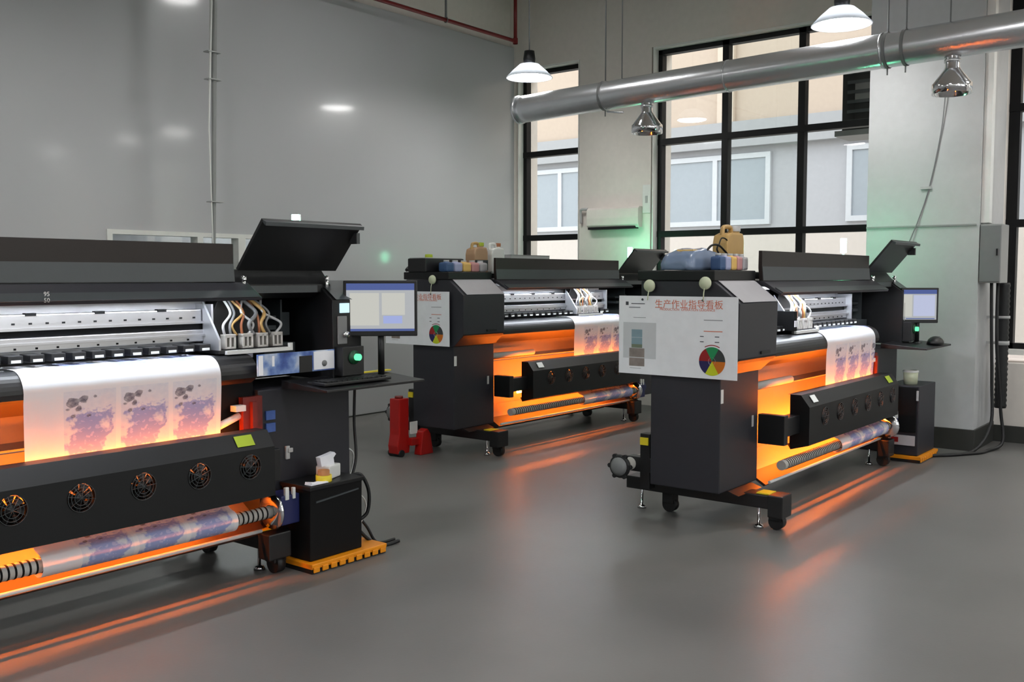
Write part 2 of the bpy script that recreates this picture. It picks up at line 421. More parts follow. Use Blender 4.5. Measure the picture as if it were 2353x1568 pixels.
# ------------------------------------------------------------------ outside
ground = struct(B(8.95, 40, -30, 40, -.4, -.3, 0).build('ground_outside', mat('pale_paving', (190, 188, 182), .8)))
fac = empty('facade_building', (14.6, 0, 0)); tag(fac, 'pale building with beige upper storey seen through the windows', 'building')
MB().box(0, .5, -8, 26, -.3, 2.0).build('base_wall', mat('pale_warm_render', (206, 196, 188), .8), fac)
MB().box(.01, .5, -8, 26, 2.0, 3.35).build('lower_wall', mat('white_render', (176, 176, 180), .8), fac)
MB().box(-.06, .5, -8, 26, 3.75, 8.2).build('upper_wall', mat('beige_render', (190, 172, 156), .8), fac)
MB().box(-.16, .5, -8, 26, 3.35, 3.75).build('string_course', mat('grey_band', (164, 164, 166), .8), fac)
for k in range(9):
    y = -6.0+k*3.1
    f = MB()
    for a in ((y, y+1.9, 3.17, 3.25), (y, y+1.9, 2.12, 2.2), (y, y+.08, 2.2, 3.17), (y+1.82, y+1.9, 2.2, 3.17), (y+.91, y+.99, 2.2, 3.17)):
        f.box(-.05, .02, *a)
    o = f.build('facade_window', mat('pale_frame', (200, 202, 206), .5), fac) if k == 0 else None
    if k == 0: fw = o; pn = MB().box(-.02, .0, y+.08, y+1.82, 2.2, 3.17).build('pane', mat('sky_pane', (156, 163, 170), .3), fw)
    else:
        o = fw.copy(); col.objects.link(o); o.location = (0, k*3.1, 0); q = pn.copy(); col.objects.link(q); q.parent = o
for k in range(12):
    y = -6+k*2.6
    if k == 0:
        pi0 = MB().box(-.14, .0, y, y+.28, 3.75, 8.2).build('pilaster', mat('pale_pilaster', (204, 188, 172), .8), fac)
    else:
        q = pi0.copy(); col.objects.link(q); q.location = (0, k*2.6, 0)
au = empty('outdoor_unit', (9.35, 2.72, 2.66)); tag(au, 'dark outdoor machine cabinet hanging outside the big window, right upper pane', 'outdoor unit')
B(-.15, .15, 0, .62, 0, .62).build('casing', 'dark', au)
f = MB()
for k in range(6): f.box(-.165, -.15, .05, .57, .07+k*.09, .1+k*.09)
f.build('louvre', 'slate', au)
B(-.16, -.15, .3, .5, .28, .44, .002).build('label_plate', 'grey', au)
m = MB(); m.box(-.2, .2, -.05, .67, -.05, 0); m.box(-.448, .2, -.25, -.05, -.05, 0); m.build('bracket', 'grey', au)

# ------------------------------------------------------------------ high-bay lamps
def high_bay():
    t = empty('high_bay_lamp')
    m = MB(); m.lathe([(.05, .125), (.085, .112), (.145, .06), (.205, .0), (.211, .0), (.211, .004), (.15, .068), (.09, .12), (.05, .13)], (0, 0, 0)); m.build('shade', 'acrylic', t)
    m = MB(); m.lathe([(.0, .25), (.045, .24), (.055, .17), (.05, .12), (0, .12)], (0, 0, 0)); m.build('gear_housing', 'dark', t)
    m = MB(); m.lathe([(0, -.016), (.08, -.012), (.15, -.001), (.165, .006), (.16, .012), (0, .012)], (0, 0, 0), 'z', 28); m.build('lens', 'lampglow', t)
    m = MB(); m.cyl((0, 0, .22), (0, 0, CZ-3.22), .006, 8); m.build('suspension_rod', 'grey', t)
    return t
hb = high_bay()
LG = 'hanging high bay lamps'
lamps = [((7.09, 5.43), 'lit dish lamp hanging before the narrow corner window'),
         ((7.0, 2.56), 'lit dish lamp hanging before the top of the big window')]
for (x, y) in ((7.5, .6), (7.5, -1.6), (5.5, 5.0), (4.9, 1.6), (4.9, -.6), (4.9, -2.8), (3.0, 5.0), (2.2, 2.8), (2.2, .6), (2.2, -1.6), (2.2, -3.8), (-.6, 5.0), (-.6, 2.8), (-.6, -1.6), (-.6, -3.8), (-2.8, 3.9), (-2.8, .6), (-2.8, -2.7)):  # leading entries follow wall reflections, the rest are added unseen for fill light
    lamps.append(((x, y), 'unseen dish lamp over the workshop floor, in a set mostly added for fill light'))
for i, ((x, y), lab) in enumerate(lamps):
    o = hb if i == 0 else copy_tree(hb)
    z = 3.95 if x == 5.5 else 3.085 if i < 2 else 3.22
    o.location = (x, y, z)
    tag(o, lab, 'lamp', LG if i > 1 else None)
    for k in kids(o):
        if k.name.startswith('suspension'): k.scale = (1, 1, (CZ-z)/(CZ-3.22))

# ------------------------------------------------------------------ duct
d = empty('exhaust_duct', (6.9, 0, 0)); tag(d, 'long galvanised round duct running under the ceiling before the windows', 'duct')
p0, p1 = Vector((0, 5.40, 2.772)), Vector((0, .6, 2.875)); R = .117
m = MB(); m.tube([p0.lerp(p1, i/40) for i in range(41)], R, 32); m.build('pipe', 'galv', d)
m = MB()
for tt in (.0, .19, .42, .66, .9):
    c = p0.lerp(p1, tt)
    if tt in (.0,):
        m.tube([c+(p1-p0).normalized()*-.004, c+(p1-p0).normalized()*.03], R+.006, 32)
    else: m.tube([c, c+(p1-p0).normalized()*.012], R+.004, 32)
m.build('seam', 'galv', d)
for y in (4.09, 1.78):
    c = p0.lerp(p1, (5.40-y)/4.8); zz = c.z-R
    m = MB(); m.lathe([(.045, .03), (.045, -.06), (.06, -.1), (.09, -.14), (.125, -.17), (.125, -.235), (.118, -.235), (.118, -.165), (.04, -.06)], (0, y, zz)); h_ = m.build('hood', 'chrome', d)
    m = MB(); m.tube([(0, y, zz-.01), (0, y, zz-.03)], .052, 20); m.build('collar', 'galv', h_)
for y in (4.49, 2.2, 2.08):
    c = p0.lerp(p1, (5.40-y)/4.8)
    m = MB(); m.tube([c+Vector((0, -.01, 0)), c+Vector((0, .01, 0))], R+.006, 28, cap=False); m.cyl(c+Vector((0, 0, R)), (0, y, CZ), .006, 8)
    m.cyl(c-Vector((0, 0, R)), c-Vector((0, 0, R+.05)), .005, 8)
    m.build('hanger', 'grey', d)
for y in (4.33, 1.80):
    c = p0.lerp(p1, (5.40-y)/4.8)
    m = MB(); m.cyl(c+Vector((0, 0, R)), (0, y, CZ), .005, 8); m.build('wire', 'grey', d)
m = MB(); m.tube(spline([(0, 4.47, 2.66), (-.02, 4.38, 2.645), (-.02, 4.3, 2.635)]), .007, 8); m.build('strap_end', 'alu', d)

# ------------------------------------------------------------------ sprinkler pipe, conduit
sp = MB(); sp.tube([(-2, 6.45, 3.765), (8.18, 6.45, 3.765)], .019, 12); sp.tube([(8.18, 6.45, 3.75), (8.18, 6.45, CZ)], .019, 12)
sp.lathe([(.026, -.03), (.026, .03)], (8.18, 6.45, 3.765), 'z', 12)
t = empty('sprinkler_pipe'); tag(t, 'dark red sprinkler pipe along the top of the grey wall, rising at the corner', 'pipe')
sp.build('pipe', 'redpipe', t)
MB().cyl((7.1, 6.45, 3.78), (7.1, 6.45, CZ), .012, 10).build('hanger_rod', 'grey', t)
MB().torus((7.1, 6.45, 3.765), .024, .005, 'x', 16, 6).build('clip', 'grey', t)
t = empty('wall_bracket', (6.1, 6.66, 3.80)); tag(t, 'small brown bracket clamp at the top edge of the grey wall', 'bracket')
B(-.08, .06, -.06, .06, .0, .07).build('body', 'brown', t); MB().cyl((.02, -.07, -.02), (.02, -.07, .06), .018, 10).build('bolt', 'dark', t)
t = empty('conduit'); tag(t, 'thin pale conduit dropping down the grey wall behind the near printer', 'conduit')
m = MB(); m.tube([(4.395, 6.3, CZ), (4.39, 6.3, 3.3), (4.345, 6.3, 1.5), (4.34, 6.3, .9)], [.022, .021, .014, .014], 12); m.build('pipe', 'boxgrey', t)
m = MB(); m.tube([(4.345, 6.28, CZ), (4.35, 6.28, 3.3), (4.31, 6.28, 2.4), (4.325, 6.28, 1.5), (4.33, 6.28, .9)], [.012, .011, .007, .005, .005], 8); m.build('cable', 'white', t)
m = MB()
for z in (2.95, 2.75, 1.85): m.box(4.31, 4.42, 6.265, 6.33, z, z+.008)
m.build('clamp', 'lgrey', t)

# ------------------------------------------------------------------ things on the window wall
t = empty('air_conditioner', (PX, 5.08, 1.79)); tag(t, 'white split air conditioner mounted on the pier between the windows', 'air conditioner')
MB().prism([(-.085, .03), (-.09, .10), (-.085, .19), (-.06, .21), (0, .21), (0, 0), (-.06, 0)], 0, .62, 'y', .006).build('casing', 'beige', t)
MB().box(-.085, -.01, .04, .6, -.012, .012).build('outlet_flap', 'dark', t)
m = MB(); m.tube(spline([(-.06, .62, .2), (-.06, .7, .2), (-.04, .72, .16), (-.03, .72, .06)]), .014, 8); m.build('pipe', 'lgrey', t)
t = empty('switch_plate', (PX, 5.03, 1.93)); tag(t, 'small white plate above the air conditioner beside the big window', 'switch')
B(-.012, 0, -.045, .045, 0, .28, .003).build('plate', 'white', t); B(-.018, -.012, -.012, .012, .1, .17, .002).build('rocker', 'lgrey', t)

t = empty('electrical_box', (7.76, 1.632, 1.25)); tag(t, 'grey steel electrical box on the corner of the pale column', 'electrical box')
B(0, .24, 0, .146, 0, .43, .006).build('casing', 'boxgrey', t)
B(-.008, 0, .006, .14, .012, .418, .002).build('door', 'grey', t)
B(-.016, -.008, .02, .03, .2, .25, .001).build('latch', 'dark', t)
t = empty('cable_trunking', (7.8, 1.72, 1.69)); tag(t, 'white vertical cable trunking rising from the grey box along the column', 'trunking')
B(-.03, .05, 0, .058, 0, CZ-1.69-.002, .003).build('channel', 'white', t)
B(.10, .16, .012, .058, .0, CZ-1.69-.002, .003).build('cover', 'lgrey', t)
t = empty('flexible_hose', (8.08, 1.67, 0)); tag(t, 'thick black corrugated hose hanging below the grey electrical box', 'hose')
m = MB(); rr = []; pp = []
for i in range(49): pp.append((0, 0, .30+i*.95/48)); rr.append(.04+(.006 if i % 2 else 0))
m.tube(pp, rr, 16); m.build('hose', 'rubber', t)
m = MB(); m.tube([(0, 0, .78), (0, 0, .81)], .05, 16); m.tube([(0, 0, .98), (0, 0, 1.0)], .05, 16); m.box(-.02, .02, .03, .112, .785, .805); m.box(-.02, .02, .03, .112, .98, 1.0); m.build('clamp', 'lgrey', t)
for k, (pts, lab) in enumerate((
    ([(7.86, 1.71, 1.25), (7.86, 1.70, .9), (7.88, 1.69, .5), (7.84, 1.68, .2), (7.66, 1.74, .03), (7.4, 1.86, .012), (7.3, 2.1, .012), (7.35, 2.5, .012)], 'black cable dropping from the grey box and trailing along the column foot'),
    ([(7.92, 1.68, 1.25), (7.9, 1.67, .8), (8.0, 1.65, .3), (7.96, 1.62, .06), (7.78, 1.68, .012), (7.6, 1.73, .012), (7.3, 1.95, .012)], 'black cable looping out over the floor in front of the column'))):
    m = MB(); m.tube(spline(pts), .012, 8); tag(m.build('power_cable', 'rubber'), lab, 'cable')
t = empty('hanging_wire'); tag(t, 'thin grey wire hanging slack across the face of the pale column', 'wire')
m = MB(); m.tube(spline([(7.72, 2.03, 2.75), (7.74, 2.06, 2.4), (7.742, 2.13, 2.0), (7.74, 2.2, 1.75), (7.72, 2.29, 1.5)]), .004, 6); m.build('wire', 'grey', t)
m = MB(); m.box(7.735, 7.75, 2.12, 2.2, 1.955, 1.975); m.build('clip', 'lgrey', t)

# ------------------------------------------------------------------ the textile printer
def make_printer():
    P = empty('textile_printer')
    # end module (closed)
    B(0, .45, .2, .6, .2, .80, .006).build('cabinet', 'charcoal', P)
    lab = MB(); lab.box(.005, .03, .197, .2, .66, .73); lab.build('label', 'white', kids(P)[0])
    lab = MB(); lab.box(.37, .39, .197, .2, .5, .56); lab.build('label', 'lgrey', kids(P)[0])
    m = MB(); m.prism([(.115, .87), (.105, .885), (.10, 1.165), (.24, 1.275), (.66, 1.275), (.66, .80), (.19, .80)], -.005, .455, 'x', .004)
    e = m.build('end_cover', 'charcoal', P)
    MB().prism([(.104, 1.176), (.098, 1.17), (.225, 1.272), (.236, 1.277)], .03, .45, 'x').build('sloped_panel', 'lightpanel', e)
    m = MB(); m.prism([(.12, .862), (.105, .88), (.103, .888), (.118, .87)], .0, .45, 'x'); m.box(.25, .36, .096, .101, .90, .915); m.build('trim', 'dark', e)
    B(-.012, .47, .235, .68, 1.276, 1.33, .006).build('top_cap', 'dark', e)
    # working module: cabinet, side column, top
    c2 = B(2.30, 2.83, .2, .6, .2, .80, .006).build('cabinet', 'charcoal', P)
    m = MB(); m.box(2.335, 2.385, .19, .2, .665, .705); m.box(2.335, 2.385, .19, .2, .61, .65); m.build('switch_block', 'bluepr', c2)
    m = MB(); m.box(2.44, 2.462, .188, .2, .475, .535, .003); m.box(2.45, 2.475, .182, .19, .505, .525, .003); m.build('lock_handle', 'lgrey', c2)
    m = MB(); m.prism([(.12, .82), (.12, 1.19), (.24, 1.275), (.64, 1.275), (.64, .82)], 2.665, 2.84, 'x', .005); sc = m.build('side_column', 'dark', P)
    MB().prism([(.116, 1.195), (.112, 1.192), (.235, 1.28), (.242, 1.28)], 2.68, 2.835, 'x').build('sloped_trim', 'slate', sc)
    B(2.705, 2.76, .112, .121, 1.13, 1.175, .002).build('display', 'lcd', sc)
    B(2.69, 2.745, .113, .121, .985, 1.115, .003).build('cover_plate', 'grey', sc)
    m = MB(); m.lathe([(.014, .0), (.014, -.02), (0, -.022)], (2.73, .113, 1.03), 'y', 14); m.build('push_button', 'chrome', sc)
    cb = B(2.67, 2.80, .06, .12, .84, .975, .004).build('control_box', 'black', P)
    m = MB(); m.lathe([(.032, 0), (.032, -.008), (0, -.008)], (2.735, .06, .925), 'y', 18); m.build('dial_plate', 'green', cb)
    m = MB(); m.lathe([(.016, 0), (.016, -.02), (0, -.02)], (2.745, .052, .926), 'y', 14); m.build('knob', 'siggreen', cb)
    B(2.2, 2.83, .63, .66, .80, 1.275, .003).build('back_panel', 'matte', P)
    m = MB(); m.prism([(.26, 1.20), (.2, 1.225), (.2, 1.262), (.26, 1.33), (.66, 1.33), (.66, 1.27), (.28, 1.27)], 2.2, 2.72, 'x', .004); th = m.build('head_beam', 'dark', P)
    MB().box(2.26, 2.64, .196, .201, 1.226, 1.258).build('light_strip', 'slate', th)
    for x in (2.23, 2.69):
        m = MB(); m.cyl((x, .19, 1.235), (x, .19, 1.29), .009, 8); m.lathe([(.013, 0), (.013, .015), (0, .018)], (x, .19, 1.285), 'z', 10)
        m.build('gas_strut', 'chrome', th)
    m = MB(); m.box(2.46, 2.64, .36, .60, .90, .99, .004); m.box(2.46, 2.56, .40, .60, 1.05, 1.07); m.box(2.44, 2.56, .40, .60, 1.10, 1.115); m.box(2.585, 2.64, .40, .60, 1.02, 1.13, .003); m.box(2.57, 2.58, .38, .6, .98, 1.19)
    m.build('capping_station', 'slate', P)
    # tilted-up lid
    lid = MB(); q = [Vector(v) for v in ((2.235, .24, 1.325), (2.79, .24, 1.325), (2.805, .07, 1.535), (2.245, .07, 1.535))]
    nrm = (q[1]-q[0]).cross(q[3]-q[0]).normalized()*.014
    a = [lid.bm.verts.new(v) for v in q]; b_ = [lid.bm.verts.new(v-nrm) for v in q]
    lid.face(a); lid.face(b_[::-1])
    for i in range(4): lid.face((a[i], b_[i], b_[(i+1) % 4], a[(i+1) % 4]))
    lo = lid.build('lid', 'black', P)
    m = MB(); m.prism([(.07, 1.535), (.05, 1.528), (.052, 1.512), (.062, 1.516), (.075, 1.53)], 2.245, 2.80, 'x'); m.box(2.78, 2.80, .08, .13, 1.45, 1.50); m.build('lip', 'slate', lo)
    # gantry: housing, visor and flipped-up front cover
    B(.45, 2.2, .42, .68, .96, 1.325, .005).build('gantry_housing', 'dark', P)
    m = MB(); m.prism([(.415, 1.0), (.415, 1.245), (.42, 1.245), (.42, 1.0)], .46, 2.19, 'x'); m.build('rear_panel', 'alu', P)
    m = MB(); m.prism([(.095, 1.198), (.09, 1.21), (.19, 1.272), (.42, 1.29), (.42, 1.262), (.20, 1.25)], .475, 2.25, 'x', .003); vz = m.build('visor', 'charcoal', P)
    MB().prism([(.089, 1.211), (.086, 1.213), (.13, 1.241), (.132, 1.238)], .49, 2.235, 'x').build('visor_strip', 'slate', vz)
    m = MB(); m.prism([(.198, 1.275), (.205, 1.352), (.205, 1.437), (.225, 1.437), (.226, 1.345), (.22, 1.275)], .48, 2.19, 'x', .002)
    fc = m.build('front_cover', 'cover', P)
    MB().prism([(.195, 1.277), (.202, 1.352), (.206, 1.352), (.199, 1.277)], .482, 2.188, 'x').build('cover_band', 'slate', fc)
    m = MB()
    for x in (.53, 2.14): m.box(x-.02, x+.02, .22, .38, 1.285, 1.31)
    m.build('hinge', 'black', fc)
    # LED strip under the visor
    MB().box(.66, 2.16, .185, .205, 1.236, 1.242).build('led_strip', 'led', P)
    m = MB(); m.box(.49, 2.21, .222, .226, 1.228, 1.256); m.box(.49, 2.21, .18, .226, 1.243, 1.2455); m.build('led_light_shield', 'alu', P)  # unseen plates added to keep strip light off the rear panel
    # rails
    m = MB(); m.box(.46, 2.14, .34, .415, 1.098, 1.158, .004); m.mi = 1
    for i in range(26): m.box(.50+i*.063, .512+i*.063, .338, .342, 1.12, 1.127)
    for i in range(6): m.box(.56+i*.27, .60+i*.27, .336, .36, 1.152, 1.163)
    m.mi = 0; m.box(.46, 2.14, .325, .345, 1.098, 1.108)
    m.build('guide_rail', ['steel', 'matte'], P)
    MB().box(.46, 2.14, .35, .415, 1.07, 1.098).build('rail_recess', 'matte', P)
    m = MB(); m.box(.46, 2.14, .33, .415, 1.02, 1.072, .004); m.box(.46, 2.14, .315, .335, 1.045, 1.053); m.mi = 1
    for i in range(20): m.box(.52+i*.08, .528+i*.08, .327, .331, 1.028, 1.035)
    m.build('carriage_beam', ['steel', 'matte'], P)
    m = MB(); m.box(2.14, 2.15, .30, .42, 1.0, 1.18); m.build('end_plate', 'alu', P)
    for i in range(21):
        if i == 0:
            m = MB(); m.box(.478, .532, .25, .335, .985, 1.014, .004); pr0 = m.build('pinch_roller', 'black', P)
            m = MB(); m.box(.488, .522, .246, .2505, .988, .998); w0 = m.build('roller', 'white', pr0)
        else:
            o = pr0.copy(); col.objects.link(o); o.location = (i*.0785, 0, 0); o.parent = P
            q_ = w0.copy(); col.objects.link(q_); q_.parent = o
    m = MB(); m.box(.45, 2.3, .23, .46, .945, .962); m.mi = 1
    for i in range(21): m.box(.50+i*.0785, .535+i*.0785, .235, .27, .9615, .9635)
    m.build('platen', ['steel', 'grey'], P)
    # curved front guide
    prof = [(.25, .945), (.25, .962)]+arc((.225, .885), .077, PI/2, PI, 8)+[(.15, .865), (.165, .855), (.19, .87)]
    MB().prism(prof, .46, 2.26, 'x').build('front_guide', 'black', P)
    m = MB(); m.lathe([(.05, -.012), (.05, .0), (.03, .0)], (.462, .205, .895), 'x', 20); m.build('guide_cap', 'black', P)
    m = MB(); m.torus((.485, .2, .895), .047, .004, 'x', 20, 6); m.build('guide_ring', 'white', P)
    MB().prism([(.175, .862), (.30, .79), (.31, .80), (.19, .875)], .46, 2.28, 'x').build('guide_apron', 'brownplate', P)
    # back plate and lower deflector
    m = MB(); m.box(.45, 2.3, .36, .375, .685, .93); m.box(.45, 2.3, .36, .375, .42, .645); m.prism([(.33, .655), (.32, .665), (.36, .685), (.36, .66)], .45, 2.3, 'x')
    m.build('back_plate', 'plate', P)
    MB().prism([(.36, .42), (.375, .42), (.375, .30), (.25, .225), (.244, .236), (.36, .31)], .45, 2.3, 'x').build('deflector', 'plate', P)
    MB().prism([(.244, .236), (.25, .225), (.16, .17), (.15, .18)], .45, 2.3, 'x').build('lower_apron', 'brownplate', P)
    B(2.12, 2.29, .22, .355, .43, .86, .004).build('shade_block', 'matte', P)  # black box added to darken this end of the heater bay
    MB().cyl((.45, .25, .70), (1.0, .25, .70), .022, 14).build('heater_pipe', 'cream', P)
    # dryer box with six fans
    dx0, dx1, y0, y1, z0, z1 = .68, 2.235, .005, .13, .375, .605
    m = MB(); cell = .24; fr = .052; n = 24; fz = .515
    xs = [.91+cell*k for k in range(6)]
    edges = [dx0]+[(xs[k]+xs[k+1])/2 for k in range(5)]+[dx1]
    for k, fx in enumerate(xs):
        a0, a1 = edges[k], edges[k+1]
        circ = [(fx+fr*math.cos(2*PI*i/n), fz+fr*math.sin(2*PI*i/n)) for i in range(n)]
        sq = []
        for i in range(n):
            cx_, cz_ = math.cos(2*PI*i/n), math.sin(2*PI*i/n); s_ = 1/max(abs(cx_), abs(cz_)); X, Z = cx_*s_, cz_*s_
            sq.append((fx+X*(a1-fx if X > 0 else fx-a0), fz+Z*(z1-.02-fz if Z > 0 else fz-z0)))
        cv = [m.bm.verts.new((a, y0, b)) for a, b in circ]; sv = [m.bm.verts.new((a, y0, b)) for a, b in sq]
        dv = [m.bm.verts.new((a, y0+.02, b)) for a, b in circ]
        for i in range(n):
            j = (i+1) % n; m.face((cv[i], cv[j], sv[j], sv[i])); m.face((cv[i], dv[i], dv[j], cv[j]), True)
    zt = z1-.02
    m.quad((dx0, y0, zt), (dx1, y0, zt), (dx1, .055, z1+.045), (dx0, .055, z1+.045))
    m.quad((dx0, .055, z1+.045), (dx1, .055, z1+.045), (dx1, y1, z1+.045), (dx0, y1, z1+.045))
    m.quad((dx0, y0, z0), (dx1, y0, z0), (dx1, y1-.02, z0-.03), (dx0, y1-.02, z0-.03))
    m.quad((dx0, y1-.02, z0-.03), (dx1, y1-.02, z0-.03), (dx1, y1, z0-.0), (dx0, y1, z0-.0))
    for x in (dx0, dx1):
        ye = .116 if x == dx0 else y1; m.face([m.bm.verts.new(v) for v in ((x, y0, z0), (x, y0, zt), (x, .055, z1+.045), (x, ye, z1+.045), (x, ye, z0), (x, min(ye, y1-.02), z0-.03))])
    db = m.build('dryer_box', 'dark', P)
    for k, fx in enumerate(xs):
        if k == 0:
            m = MB()
            for r in (.05, .038, .026): m.torus((0, y0-.004, 0), r, .0013, 'y', 24, 5)
            for i in range(4): m.cyl((.052*math.cos(i*PI/4), y0-.004, .052*math.sin(i*PI/4)), (-.052*math.cos(i*PI/4), y0-.004, -.052*math.sin(i*PI/4)), .0012, 5)
            fn = m.build('fan', 'slate', db, (fx, 0, fz))
            m = MB(); m.lathe([(0, .008), (.02, .008), (.02, .026), (0, .026)], (0, y0, 0), 'y', 18)
            for i in range(7):
                a = 2*PI*i/7; a2 = a+.62
                m.quad((.018*math.cos(a), y0+.012, .018*math.sin(a)), (.05*math.cos(a), y0+.01, .05*math.sin(a)), (.05*math.cos(a2), y0+.024, .05*math.sin(a2)), (.018*math.cos(a2), y0+.024, .018*math.sin(a2)))
            bl = m.build('blade', 'black', fn)
        else:
            o = fn.copy(); col.objects.link(o); o.location = (fx, 0, fz); o.parent = db; o.rotation_euler = (0, k*.5, 0)
            q_ = bl.copy(); col.objects.link(q_); q_.parent = o
    MB().cyl((dx0+.05, y1-.003, .60), (dx1-.06, y1-.006, .60), .009, 10).build('heater_tube', 'heater', db)
    MB().cyl((.74, .205, .405), (2.10, .205, .405), .009, 10).build('heater_tube', 'heater_low', P)
    MB().box(dx0+.03, dx1-.03, y0+.045, y0+.05, z0+.01, .522).build('glow_baffle', 'black', db)  # black plate added to block heater glow behind the lower fan halves
    nt_ = MB(); nt_.obox((2.10, .028, .622), .085, .002, .05, Matrix.Rotation(-.62, 3, 'X')); part_label(nt_.build('sticky_note', 'lime', db), 'lime green sticky note on dryer box')
    m = MB(); m.obox((.80, .028, .622), .07, .002, .045, Matrix.Rotation(-.62, 3, 'X')); part_label(m.build('label', 'white', db), 'small white label on dryer box')
    m = MB(); m.box(.45, .70, .06, .13, .44, .54, .004); m.box(.45, .5, .05, .2, .40, .56, .004); br = m.build('bracket', 'black', P)
    m = MB(); m.box(2.22, 2.30, .05, .2, .42, .56, .004); m.build('bracket', 'black', P)
    m = MB(); m.box(2.2, 2.3, .17, .2, .58, .78); m.box(2.235, 2.26, .15, .17, .64, .76); m.build('side_frame', 'redpart', P)
    m = MB(); m.box(2.15, 2.2, .15, .19, .725, .75); m.cyl((2.08, .2, .66), (2.2, .2, .70), .016, 10); m.build('sensor', 'white', P)
    # take-up
    tz, ty = .285, .085
    MB().cyl((.50, ty, tz), (2.30, ty, tz), .027, 20).build('take_up_tube', 'cream', P)
    tu = kids(P)[-1]
    m = MB()
    for i in range(70):
        x = .54+i*.0245
        if x < 2.24: m.tube([(x, ty, tz), (x+.007, ty, tz)], .0285, 16)
    m.build('grip_band', 'matte', tu)
    m = MB(); m.lathe([(.03, 0), (.075, .004), (.08, .012), (.075, .02), (.03, .024), (0, .024)], (2.265, ty, tz), 'x', 26); m.build('hand_wheel', 'chrome', P)
    m = MB(); m.box(2.30, 2.40, .05, .17, .22, .35, .006); m.cyl((2.40, .11, .3), (2.46, .11, .3), .04, 14); mo = m.build('take_up_motor', 'blue', P)
    m = MB(); m.box(2.32, 2.34, .045, .06, .33, .385, .003); m.box(2.36, 2.375, .045, .06, .33, .38, .003); m.build('connector', 'white', mo)
    MB().cyl((.44, .125, .198), (2.25, .125, .198), .0085, 10).build('tension_bar', 'white', P)
    # stands
    for x, oy in ((.24, 0), (2.30, .12)):
        m = MB(); m.box(x-.055, x+.055, oy-.02, .86, .115, .185, .006); m.box(x-.06, x+.06, oy-.06, oy+.02, .075, .19, .006)
        m.prism([(.2, .2), (.6, .2), (.52, .18), (.14, .18)], x-.14, x+.14, 'x')
        lg = m.build('stand_leg', 'black', P)
        for yy in (oy, .62):
            m = MB(); m.tube([(x-.021+.022, yy, .042), (x+.021+.022, yy, .042)], .041, 18); m.box(x-.012, x+.055, yy-.03, yy+.035, .05, .118, .004); m.build('caster', 'rubber', lg)
        for yy in (oy+.09, .79):
            m = MB(); m.lathe([(.008, .13), (.008, .02), (.02, .016), (.026, 0), (0, 0)], (x, yy, 0), 'z', 14); m.build('levelling_foot', 'chrome', lg)
        m = MB(); m.box(x-.04, x+.05, oy+.02, oy+.09, .185, .192, .002); m.build('tag', 'yellow', lg)
    MB().box(.3, 2.3, .42, .50, .10, .18, .004).build('cross_beam', 'black', P)
    # feed roll at the back
    m = MB(); m.cyl((-.02, .74, .29), (2.5, .74, .29), .035, 16); fr_ = m.build('feed_roll', 'cream', P)
    m = MB(); m.lathe([(.02, .0), (.045, -.004), (.05, -.03), (.03, -.045), (0, -.045)], (-.06, .74, .29), 'x', 20); m.build('feed_cone', 'grey', fr_)
    m = MB(); m.torus((-.075, .74, .29), .052, .012, 'x', 22, 8)
    for i in range(6): m.cyl((-.085, .74+.06*math.cos(i*PI/3), .29+.06*math.sin(i*PI/3)), (-.065, .74+.06*math.cos(i*PI/3), .29+.06*math.sin(i*PI/3)), .013, 8)
    m.build('feed_wheel', 'rubber', fr_)
    for x in (.06, 2.40):
        m = MB(); m.box(x-.03, x+.03, .60, .76, .25, .33, .004); m.box(x-.03, x+.03, .62, .68, .16, .46, .004); m.build('feed_arm', 'black', P)
    m = MB(); m.box(.02, .028, .625, .675, .40, .44); m.build('arm_tag', 'yellow', P)
    # tray
    m = MB(); m.prism([(-.12, .80), (-.12, .812), (.19, .835), (.19, .80)], 2.42, 3.02, 'x', .003); m.build('keyboard_tray', 'black', P)
    # signal tower
    m = MB(); m.cyl((2.80, .6, 1.27), (2.80, .6, 1.475), .008, 8); sg = m.build('signal_pole', 'lgrey', P)
    m = MB(); m.tube([(2.80, .6, 1.475), (2.80, .6, 1.58)], .022, 14); m.build('signal_lamp', 'sigwhite', sg)
    return P

def make_carriage(P, x, proto=None):
    """print head carriage, centred on x"""
    if proto:
        c = copy_tree(proto, P); c.location = (x, 0, 0); return c
    m = MB(); m.box(-.19, .19, .22, .42, .968, .985, .003); m.prism([(-.19, .985), (-.19, 1.03), (-.1, 1.22), (.03, 1.22), (.19, 1.02), (.19, .985)], .335, .40, 'y', .003)
    c = m.build('carriage', 'black', P, (x, 0, 0))
    m = MB(); m.box(-.16, .19, .205, .222, .966, .982); m.box(.175, .19, .205, .222, .982, 1.0); m.build('base_plate', 'white', c)
    m = MB(); m.prism([(.22, .985), (.22, 1.03), (.335, 1.19), (.335, .985)], -.19, -.18, 'x'); m.build('side_plate', 'alu', c)
    for k, xx in enumerate((-.12, -.03, .05, .13)):
        m = MB()
        for a in ((xx-.027, xx-.018, .99, 1.045), (xx+.018, xx+.027, .99, 1.045), (xx-.027, xx+.027, 1.036, 1.05), (xx-.027, xx+.027, .988, .996), (xx-.004, xx+.004, .99, 1.045)): m.box(a[0], a[1], .235, .27, a[2], a[3])
        m.build('damper', 'cream', c)
    cols = ['lgrey', 'grey', 'amber', 'brown', 'lgrey', 'grey', 'brown', 'amber', 'grey', 'lgrey']
    for k in range(10):
        xx = -.15+k*.033; j = random.uniform(-.03, .03)
        m = MB(); m.tube(spline([(xx*.9, .255, 1.045), (xx*.9+j, .25, 1.09), (xx*.7-j, .27, 1.14), (xx*.6+j*.5, .32, 1.20)]), random.choice((.006, .009)), 8)
        m.build('ink_tube', cols[k], c)
    return c

